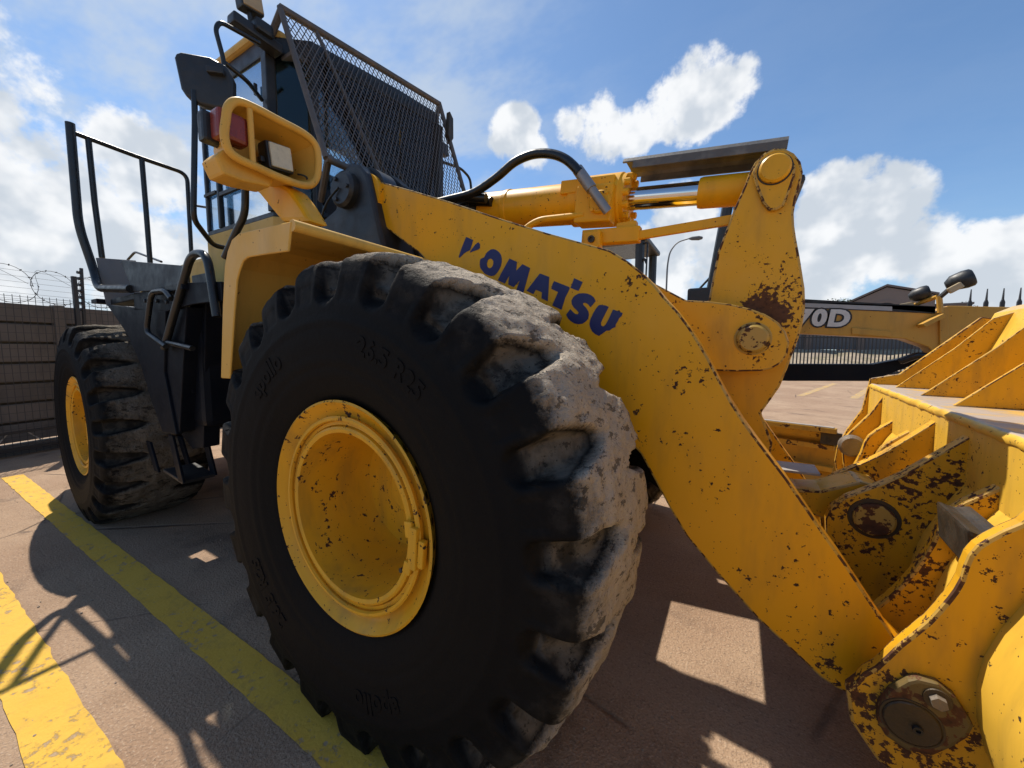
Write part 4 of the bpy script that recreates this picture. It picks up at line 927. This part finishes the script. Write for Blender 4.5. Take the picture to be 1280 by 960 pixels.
# grab loops beside the ladder
G1 = [(-1.888, -1.22, 1.372), (-1.768, -1.22, 1.503), (-1.515, -1.22, 1.763), (-1.421, -1.22, 1.846), (-1.31, -1.22, 1.841), (-1.233, -1.22, 1.769), (-1.193, -1.22, 1.594), (-1.202, -1.22, 1.534)]
tube('grab_loop', rounded([G1[0], (G1[3][0]-.02, -1.22, G1[3][2]+.03), (G1[5][0]-.03, -1.22, G1[4][2]+.015), G1[7]], .13, 8), .020, 'rail_black', LD, 14)
G2 = [(-1.676, -1.24, 1.651), (-1.754, -1.24, 1.702), (-1.953, -1.24, 1.707), (-2.026, -1.24, 1.665), (-2.085, -1.24, 1.472), (-1.974, -1.24, 1.402), (-1.8, -1.24, 1.382)]
tube('grab_loop', rounded([G2[0], G2[1], G2[2], G2[4], G2[6]], .06, 7), .015, 'rail_black', LD, 12)
G3 = [(-1.856, -1.22, 1.41), (-1.507, -1.22, 1.372)]
tube('grab_loop', [G3[0], G3[1]], .015, 'rail_black', LD, 10)
tube('rear_grab_rail', rounded([(-4.091, -0.75, 2.229), (-3.886, -0.75, 2.28), (-3.296, -0.75, 2.125)], .05), .010, 'rail_black', LD, 8)

# ------------------------------------------------------------------ grader in the next bay
GY = 3.6
GR = empty('motor_grader', (0.8, 4.0, 0))
tag(GR, 'yellow motor grader with 70D on its frame parked behind the loader', 'grader')
def gpart(o):
    o.matrix_parent_inverse = Matrix.Translation((-.8, -4.0, 0)); return o
BM_ = [(0.884, 2.087), (1.614, 1.984), (2.862, 1.778), (2.968, 1.854), (3.542, 1.807), (3.75, 1.623), (3.774, 1.323), (3.573, 1.385), (3.236, 1.324), (3.142, 1.076), (3.056, 1.074), (2.986, 1.24), (2.855, 1.426), (2.664, 1.515), (1.632, 1.598), (0.9, 1.662)]
boom = gpart(prism('main_frame', BM_, 3.6, 3.86, 'grader_paint', GR, w=.012))
fr_ = gpart(prism('frame_stiffener', [(2.896, 1.841), (2.961, 1.837), (3.016, 1.274), (2.942, 1.324)], 3.57, 3.61, 'grader_paint', GR, w=.006))
gpart(prism('weld_plate', [(2.217, 1.643), (2.542, 1.596), (2.545, 1.535), (2.221, 1.571)], 3.58, 3.60, 'grader_paint', GR, w=.004))
gpart(prism('lamp_shelf', [(2.74, 1.663), (2.888, 1.764), (2.897, 1.722), (2.766, 1.629)], 3.42, 3.6, 'grader_paint', GR, w=.004))
gpart(prism('top_stripe', [(0.884, 2.097), (1.613, 1.993), (2.878, 1.785), (2.874, 1.852), (1.612, 2.012), (0.883, 2.118)], 3.594, 3.86, 'decal_black', GR, w=0))
gpart(prism('frame_decal', [(1.614, 1.978), (2.874, 1.847), (2.879, 1.777), (1.617, 1.902)], 3.594, 3.599, 'decal_black', GR, w=0))
gpart(prism('frame_decal', [(1.614, 1.962), (2.539, 1.865), (2.542, 1.819), (1.616, 1.914)], 3.590, 3.5935, 'decal_grey', GR, w=0))
tx = [(2.19, 1.842), (2.201, 1.634), (1.765, 1.877), (1.775, 1.678), (1.988, 1.753)]
hh = tx[0][1]-tx[1][1]
for (bo, mat, yy) in ((.030, 'decal_black', 3.590), (.013, 'decal_white', 3.586)):
    me = text_mesh('70D', hh*1.22, bo, .0015, 1.13)
    bb = max(v.co.x for v in me.vertices)
    sh = .12
    dxs = tx[0][0]-.01
    for v in me.vertices:
        x, y, z = v.co; X = dxs-(bb-bo-x)*1.02+sh*y
        v.co = (X, yy-z, tx[4][1]+y-(X-tx[4][0])*.07)
    me.materials.append(MATS[mat]); o = bpy.data.objects.new('frame_lettering', me); COL.objects.link(o); o.parent = GR; gpart(o)
gpart(prism('drawbar', [(0.908, 1.213), (1.68, 1.21), (2.49, 1.228), (2.627, 1.266), (2.888, 1.34), (3.042, 1.41), (3.077, 1.348), (2.893, 1.267), (2.636, 1.117), (2.501, 1.029), (1.69, 0.993), (0.916, 0.991)], 3.85, 4.05, 'dark_slate_steel', GR, w=.01))
for k, (px) in enumerate([(1140, 446), (1152, 447), (1160, 446)]): pass
hz = [(2.694, 1.27), (2.8, 1.306), (2.894, 1.297), (2.948, 1.22)]
for dy in (0, .07):
    o = gpart(tube('hydraulic_hose', spline([(hz[0][0]-.02, 3.66+dy, hz[0][1]), (hz[1][0], 3.6+dy, hz[1][1]+.03), (hz[2][0], 3.58+dy, hz[2][1]), (hz[3][0], 3.64+dy, hz[3][1])], 5), .035, 'hose_black', GR, 10))
# moldboard: curved blade seen end-on past the loader arm
bm = bmesh.new(); pa = []; pb_ = []
for i in range(13):
    a = R(-62+i*10.5); pa.append((math.cos(a)*.34, math.sin(a)*.34)); pb_.append((math.cos(a)*.36, math.sin(a)*.36))
sec = pa+pb_[::-1]; M0 = Vector((.60, 3.15, .30)); M1 = Vector((2.02, 2.72, .30)); md = (M1-M0).normalized(); mn = Vector((md.y, -md.x, 0))
rings = [[bm.verts.new(p-mn*(u-.34)*1.0+Vector((0, 0, w))) for u, w in sec] for p in (M0, M1)]
k = len(sec)
for i in range(k): bm.faces.new((rings[0][i], rings[0][(i+1) % k], rings[1][(i+1) % k], rings[1][i]))
bm.faces.new(rings[0]); bm.faces.new(rings[1][::-1])
mb = gpart(obj('moldboard', bm, 'grader_moldboard_paint', GR, 40))
rm = Matrix.Rotation(math.atan2(md.y, md.x), 3, 'Z')
def mbox(name, t, up, off, s, mat): 
    return gpart(box(name, M0.lerp(M1, t)+Vector((0, 0, up))+mn*off, s, mat, GR, rm, .006))
mbox('moldboard_top_rail', .5, .305, .16, (1.48, .06, .05), 'grader_moldboard_paint')
mbox('moldboard_top_dust', .5, .334, .16, (1.44, .05, .012), 'dusty_steel')
mbox('slide_rail', .5, .12, .06, (1.45, .08, .05), 'grader_moldboard_paint')
mbox('slide_rail', .5, -.10, .06, (1.45, .08, .05), 'grader_moldboard_paint')
mbox('end_bit', .97, .22, .12, (.16, .05, .12), 'pin_dark')
mbox('bracket', .45, .22, .10, (.05, .06, .16), 'grader_moldboard_paint')
mbox('cutting_edge', .5, -.24, -.06, (1.5, .03, .12), 'dusty_steel')
# grader cab: glass box on slanted posts
def gp(name, p, q, w, mat='plastic_black'):
    bm = bmesh.new(); add_tube(bm, [p, q], w, 8); return gpart(obj(name, bm, mat, GR, 40))
cp = [(0.928, 3.197), (0.773, 2.01), (0.585, 2.164), (0.611, 1.962)]
gp('cab_post', (cp[1][0], 3.3, cp[1][1]), (cp[0][0], 3.3, cp[0][1]+.05), .06); gp('cab_post', (cp[1][0]+.75, 3.3, cp[1][1]), (cp[0][0]+.55, 3.3, cp[0][1]+.05), .05)
gp('cab_post', (cp[1][0]+.2, 4.4, cp[1][1]), (cp[0][0]+.15, 4.4, cp[0][1]+.05), .05); gp('cab_post', (cp[1][0]+.8, 4.4, cp[1][1]), (cp[0][0]+.6, 4.4, cp[0][1]+.05), .05)
gpart(box('cab_roof', (cp[0][0]+.38, 3.85, cp[0][1]+.08), (.7, 1.2, .10), 'plastic_black', GR, None, .04))
gpart(box('cab_floor', (cp[1][0]+.40, 3.85, 1.75), (.9, 1.2, .55), 'grader_paint', GR, None, .03))
gpart(box('engine_cover', (-1.6, 4.0, 1.35), (3.4, 1.2, .8), 'grader_paint', GR, None, .05))
gpart(box('cab_console', (cp[2][0]+.10, 3.45, cp[2][1]-.10), (.34, .4, .20), 'plastic_black', GR, None, .03))
gpart(box('cab_console', (cp[2][0]+.24, 3.35, cp[2][1]+.02), (.12, .2, .2), 'plastic_black', GR, None, .02))
gp('control_lever', (cp[2][0]+.06, 3.36, cp[2][1]), (cp[2][0]+.24, 3.33, cp[2][1]+.20), .014)
gpart(prism('cab_pane', [(cp[1][0]+.06, 2.05), (cp[1][0]+.7, 2.05), (cp[0][0]+.5, cp[0][1]), (cp[0][0]+.06, cp[0][1])], 3.30, 3.307, 'thin_glass', GR, w=0))
# another parked machine, its cab just showing over the arm
PM = empty('parked_machine', (-1.6, 6.2, 0)); tag(PM, 'dark cab of another machine peeping over the lift arm', 'machine')
def ppart(o): o.matrix_parent_inverse = Matrix.Translation((1.6, -6.2, 0)); return o
pc_ = [(-0.536, 3.444), (-0.761, 2.747), (-1.201, 3.54)]
def pp(name, p, q, w, mat='plastic_black'): return ppart(tube(name, [p, q], w, mat, PM, 8))
ppart(box('body', (-1.8, 6.3, 1.3), (2.6, 1.3, 1.6), 'grader_paint', PM, None, .06))
ppart(box('undercarriage', (-1.8, 6.3, .27), (3.2, 1.6, .54), 'axle_black', PM, None, .1))
for x, w in ((pc_[0][0]-.07, .085), (pc_[0][0]-1.3, .06)):
    for y in (5.6, 6.9): pp('cab_post', (x, y, 2.05), (x, y, 3.45), w)
ppart(box('cab_roof', (pc_[0][0]-.68, 6.25, 3.50), (1.5, 1.5, .10), 'plastic_black', PM, None, .04))
ppart(prism('cab_pane', [(pc_[0][0]-1.25, 2.1), (pc_[0][0]-.15, 2.1), (pc_[0][0]-.15, 3.42), (pc_[0][0]-1.25, 3.42)], 5.60, 5.606, 'thin_glass', PM, w=0))
ppart(tube('mirror_stay', rounded([(pc_[0][0], 5.58, 3.40), (pc_[0][0]+.08, 5.55, 3.40), (pc_[0][0]+.07, 5.55, 2.75)], .04), .016, 'rail_black', PM, 8))
ppart(tube('mirror_loop', rounded([(pc_[0][0]-.02, 5.57, 3.05), (pc_[0][0]+.03, 5.55, 3.12), (pc_[0][0]+.07, 5.55, 3.02)], .04), .022, 'rail_black', PM, 8))
for x in (-3.0, -1.7, 4.3):
    for y in (2.95, 5.05):
        w_ = gpart(lathe('grader_wheel', [(-.19, .0), (-.19, .30), (-.15, .36), (-.19, .42), (-.18, .60), (-.12, .66), (.12, .66), (.18, .60), (.19, .42), (.19, 0)], (x, y, .66), (0, 1, 0), 'dark_rubber', GR, 40))
gpart(box('rear_bogie', (-2.3, 4.0, .7), (2.0, 1.7, .3), 'grader_paint', GR, None, .04))
gpart(box('front_axle', (4.3, 4.0, .75), (.25, 1.8, .25), 'grader_paint', GR, None, .04))
gpart(box('front_gooseneck', (4.0, 3.75, 1.2), (.6, .35, .9), 'grader_paint', GR, None, .06))
# headlamps on stalks
LPx = [(2.949, 2.076), (2.75, 1.966), (2.887, 1.828), (2.863, 1.925), (2.907, 2.025), (2.797, 1.963)]
def glamp(c, s, y, tilt):
    bm = bmesh.new(); add_lathe(bm, [(-.09*s, 0), (-.09*s, .035*s), (-.04*s, .08*s), (.05*s, .095*s), (.10*s, .09*s), (.115*s, .075*s), (.115*s, 0)], (c[0], y, c[1]), (.88, -.22, tilt), 24)
    o = gpart(obj('headlamp', bm, 'plastic_black', GR, 40)); return o
glamp((LPx[0][0]+.02, LPx[0][1]), .95, 3.45, .33); glamp((LPx[1][0], LPx[1][1]+.02), .8, 3.65, .30)
gp('lamp_stalk', (LPx[2][0], 3.5, LPx[2][1]-.05), (LPx[3][0], 3.5, LPx[3][1]+.02), .025, 'grader_paint')
gp('lamp_stalk', (LPx[3][0], 3.5, LPx[3][1]), (LPx[0][0]-.02, 3.47, LPx[0][1]-.06), .022)
gp('lamp_stalk', (LPx[3][0], 3.52, LPx[3][1]+.02), (LPx[1][0], 3.72, LPx[1][1]-.08), .022, 'grader_paint')
gpart(box('indicator', (LPx[4][0]+.02, 3.36, LPx[4][1]-.02), (.11, .04, .06), 'lamp_back', GR, Matrix.Rotation(R(-35), 3, 'Y'), .01))
gpart(box('indicator', (LPx[1][0]-.10, 3.66, LPx[1][1]-.09), (.15, .05, .05), 'lamp_back', GR, Matrix.Rotation(R(-12), 3, 'Y'), .01))

# ------------------------------------------------------------------ precast wall with mesh fence and razor coil on the left
WA, WBp = Vector((-6.62, -2.3, 0)), Vector((-8.1, 3.2, 0)); wd = (WBp-WA).normalized(); wn = Vector((wd.y, -wd.x, 0))
if wn.x < 0: wn = -wn
rw = Matrix.Rotation(math.atan2(wd.y, wd.x), 3, 'Z')
PW = empty('precast_wall', WA); PW.rotation_euler = (0, 0, math.atan2(wd.y, wd.x))
tag(PW, 'dark precast concrete panel wall behind the mesh fence', 'wall')
Lw = (WBp-WA).length; rows_ = 7; ph_ = 1.80/rows_
panel = None; bay = 1.62
for b_ in range(-1, int(Lw/bay)+1):
    for r_ in range(rows_):
        if panel is None:
            bm = bmesh.new(); add_box(bm, (0, 0, 0), (bay-.06, .05, ph_-.030)); bev(bm, .009)
            panel = obj('wall_panel', bm, 'precast_concrete', PW); o = panel
        else:
            o = panel.copy(); COL.objects.link(o)
        o.location = (b_*bay+bay/2, -.06+random.uniform(-.0012, .0012), .14+ph_*(r_+.5)); o.rotation_euler = (random.uniform(-.006, .006), 0, 0)
    box('wall_post', (b_*bay, -.06, .97), (.11, .11, 1.94), 'precast_concrete', PW, None, .008)
box('light_stop', (Lw/2-.8, -.02, 1.03), (Lw+2, .02, 1.76), 'palisade_black', PW, None, .002)  # added black sheet: stops sun leaking through the joints and darkens them
box('wall_footing', (Lw/2-.8, -.06, .06), (Lw+2, .16, .14), 'precast_concrete', PW, None, .01)
# mesh fence
MF = empty('mesh_fence', WA+wn*.28); MF.rotation_euler = PW.rotation_euler
tag(MF, 'fine steel mesh fence standing in front of the precast wall', 'fence')
bm = bmesh.new(); sy = 1 if (rw @ Vector((0, -1, 0))).dot(wn) > 0 else -1
x = -1.6
while x < Lw: add_box(bm, (x, 0, 1.02), (.0045, .0045, 2.0)); x += .065
z = .05
while z < 2.04: add_box(bm, (Lw/2-.8, .004, z), (Lw+1.6, .0045, .0045)); z += .05 if z > 1.85 else .10
o = obj('mesh_panel', bm, 'wire_steel', MF); tag(o, kind='stuff')
fa = [(-6.75, -0.602, 2.348), (-6.75, -0.533, 2.487)]
for px_ in (-1.2, 1.71, 4.4):
    box('fence_post', (px_, 0, 1.17), (.045, .045, 2.34), 'palisade_black', MF, None, .004)
ep = box('insulator_post', (1.79, .05, 1.25), (.03, .03, 2.45), 'palisade_black', MF, Matrix.Rotation(R(1.5), 3, 'Y'), .004)
for k in range(7): lathe('insulator', [(0, 0), (0, .022), (.03, .022), (.03, 0)], (1.775, .05, 1.9+k*.085), (1, 0, 0), 'palisade_black', MF, 10)
for k in range(7): tube('strand_wire', [(-1.6, .05, 1.905+k*.07), (Lw, .05, 1.905+k*.07)], .0016, 'wire_steel', MF, 4)
box('bottom_rail', (Lw/2-.8, 0, .10), (Lw+1.6, .05, .05), 'palisade_black', MF, None, .004)
box('bottom_rail', (Lw/2-.8, 0, .31), (Lw+1.6, .04, .03), 'palisade_black', MF, None, .004)
# pale slanted bars standing in for light showing between the bottom rails
for k in range(26):
    xx = -1.5+k*.27+random.uniform(-.03, .03)
    bm = bmesh.new(); add_box(bm, (xx, .012, .225), (.012, .012, .19), Matrix.Rotation(R(random.choice((-42, 42, 38, -35))), 3, 'Y')); obj('light_patch_bar', bm, 'dusty_steel', MF)
RZ = empty('razor_wire', WA+wn*.10+Vector((0, 0, 2.17))); RZ.rotation_euler = PW.rotation_euler
tag(RZ, 'coil of razor wire along the top of the precast wall', 'razor wire')
bm = bmesh.new()
for t_ in range(17):
    cx = -1.5+t_*.44+random.uniform(-.03, .03); rr = .225+random.uniform(-.015, .015); tl = random.uniform(-.25, .25)
    ring = [(cx+math.cos(a)*rr+.05*a/6.28, math.sin(a+tl)*.03, math.sin(a)*rr) for a in [2*math.pi*k/28 for k in range(29)]]
    add_tube(bm, ring, .0034, 4)
    for p in ring[::2]: add_box(bm, Vector(p), (.024, .003, .010), Matrix.Rotation(random.uniform(0, 3), 3, 'Y'))
    add_tube(bm, spline([ring[-1], (cx+.30, 0, .21), (cx+.44+.22, 0, .02)], 5), .0022, 4)
obj('razor_coil', bm, 'wire_steel', RZ)

# ------------------------------------------------------------------ far side of the yard
def dup(o, parent, loc):
    c = o.copy(); COL.objects.link(c); c.parent = parent; c.location = loc; return c
PFN = empty('palisade_fence', (-6, 23.5, 0)); PFN.rotation_euler = (0, 0, R(20))
tag(PFN, 'black steel palisade fence with pointed pales across the far yard', 'fence')
bm = bmesh.new(); add_prism(bm, [(-.035, .02), (.035, .02), (.035, 2.55), (.012, 2.60), (0, 2.78), (-.012, 2.60), (-.035, 2.55)], -.01, .01)
pale = obj('pale', bm, 'palisade_black', PFN)
for i in range(1, 210): dup(pale, PFN, (i*.20, 0, 0))
for z in (.35, 2.2): box('rail', (21, .03, z), (42, .04, .06), 'palisade_black', PFN, None, .004)
PN = empty('palisade_fence', (4.05, 5.6, 0)); PN.rotation_euler = (0, 0, R(12)); tag(PN, 'short run of black palisade close behind the grader front', 'fence')
for i in range(18): dup(pale, PN, (i*.165-.25, 0, 0)).scale = (.62, 1, .80)
for z in (.35, 1.85): box('rail', (1.2, .03, z), (2.6, .04, .05), 'palisade_black', PN, None, .004)
YW = empty('boundary_wall', (-6, 29, 0)); YW.rotation_euler = (0, 0, R(20))
tag(YW, 'low grey boundary wall with brown piers beyond the palisade fence', 'wall')
box('wall_body', (24, 0, 2.6), (48, .2, 2.2), 'wall_dark', YW, None, .02)
for k in range(14): box('pier', (2+k*3.4, -.05, 2.55), (.45, .4, 2.4), 'pillar_brown', YW, None, .02)
bm = bmesh.new(); bmesh.ops.create_grid(bm, x_segments=40, y_segments=6, size=1, matrix=Matrix.Translation((14, 33.5, .012)) @ Matrix.Rotation(R(20), 4, 'Z') @ Matrix.Diagonal((30, 2.5, 1, 1)))
for v in bm.verts:
    t_ = (v.co.y-33.5-(v.co.x-14)*math.tan(R(20)))*math.cos(R(20))
    v.co.z += .18*noise.noise(v.co*.9)+.2+.26*max(0, (t_+2.5))
o = obj('verge', bm, 'gravel_verge'); tag(o, 'pale dry verge between fence and boundary wall', 'verge', kind='structure')
me = text_mesh('1081', .52, .02, .004); me.materials.append(MATS['decal_white'])
o = bpy.data.objects.new('wall_number', me); COL.objects.link(o); o.parent = YW; o.location = (11.2, -.115, 1.85); o.rotation_euler = (R(90), 0, 0)
# house behind
HB_ = Vector((22, 70, 0))
HS = empty('house', (22.0, 84, 0)); HS.rotation_euler = (0, 0, R(-12)); HS.scale = (.72, .72, 1.09); tag(HS, 'brown gabled house with an arched opening beyond the fences', 'house')
prism('wall', [(-7, 0), (7.5, 0), (7.5, 9.3), (-.2, 10.9), (-7, 8.6)], 0, 9, 'building_wall', HS, w=.05)
prism('roof', [(-7.5, 8.55), (-.2, 11.05), (8, 9.35), (8, 9.6), (-.2, 11.35), (-7.5, 8.85)], -.4, 9.4, 'roof_sheet', HS, w=.04)
arch_ = [(math.cos(a)*2.6-.2, 7.0+math.sin(a)*1.6) for a in [R(180-15*i) for i in range(13)]]
prism('arched_opening', [(-2.8, 5.5)]+arch_+[(2.4, 5.5)], -.06, .3, 'interior_dark', HS, w=0)
prism('arch_trim', [(math.cos(a)*3.0-.2, 7.0+math.sin(a)*2.0) for a in [R(180-15*i) for i in range(13)]]+arch_[::-1], -.12, .02, 'building_wall', HS, w=0)
box('side_wing', (9.8, 5, 3.9), (6, 8, 7.8), 'building_wall', HS, None, .05)
box('side_wing_roof', (9.8, 5, 7.95), (6.6, 8.6, .3), 'roof_sheet', HS, None, .05)
# street lamp
SL = empty('street_lamp', (-4.1, 31.6, 0)); tag(SL, 'tall curved street lamp far beyond the yard fences', 'street lamp')
q = [(0, 0, 0), (0, 0, 8.2), (.15, 0, 9.3), (.65, .1, 10.0), (1.6, .2, 10.2)]
bm = bmesh.new(); add_tube(bm, rounded(q, .9, 6), .07, 10, True, .045); p_ = obj('pole', bm, 'lamp_pole_steel', SL, 40)
bm = bmesh.new(); add_lathe(bm, [(0, 0), (0, .06), (.2, .14), (.7, .17), (.95, .10), (1.0, 0)], (1.5, .2, 10.18), (1, .1, -.05), 14); obj('lamp_head', bm, 'wall_dark', SL, 40)
# trees
def tree(name, loc, h, rad, label, seed, n=1400):
    rnd = random.Random(seed); T = empty(name, loc); tag(T, label, 'tree', 'trees beyond the yard')
    bm = bmesh.new(); add_tube(bm, spline([(0, 0, 0), (.1, 0, h*.3), (0, .1, h*.62)], 4), h*.035, 8, True, h*.012)
    for k in range(6):
        a = rnd.uniform(0, 6.28); add_tube(bm, spline([(0, 0, h*rnd.uniform(.35, .55)), (math.cos(a)*rad*.4, math.sin(a)*rad*.4, h*.7), (math.cos(a)*rad*.75, math.sin(a)*rad*.75, h*rnd.uniform(.75, .92))], 3), h*.014, 6, True, h*.004)
    obj('trunk', bm, 'bark', T, True)
    bm = bmesh.new()
    cl = [(Vector((rnd.gauss(0, .45)*rad, rnd.gauss(0, .45)*rad, h*(.72+rnd.uniform(-.22, .22)))), rad*rnd.uniform(.25, .5)) for _ in range(16)]
    for i in range(n):
        c, r = rnd.choice(cl); p = c+Vector((rnd.gauss(0, 1), rnd.gauss(0, 1), rnd.gauss(0, .8))).normalized()*r*rnd.uniform(.5, 1)
        s = rad*rnd.uniform(.04, .085); M = Matrix.Rotation(rnd.uniform(0, 6.28), 3, 'Z') @ Matrix.Rotation(rnd.uniform(0, 3.1), 3, 'X')
        vs = [bm.verts.new(p+M @ Vector(v)*s) for v in ((-1, 0, 0), (0, -.45, 0), (1, 0, 0), (0, .45, 0))]; bm.faces.new(vs)
    obj('crown', bm, 'tree_leaf', T)
tree('tree', (15.2, 78, 0), 9.6, 3.0, 'small dark tree beside the gabled house roof', 3)
tree('tree', [(33.577, 91.959, 8.521)][0][:2]+(0,), 9.9, 1.9, 'green tree rising beyond the grader headlamps', 5)
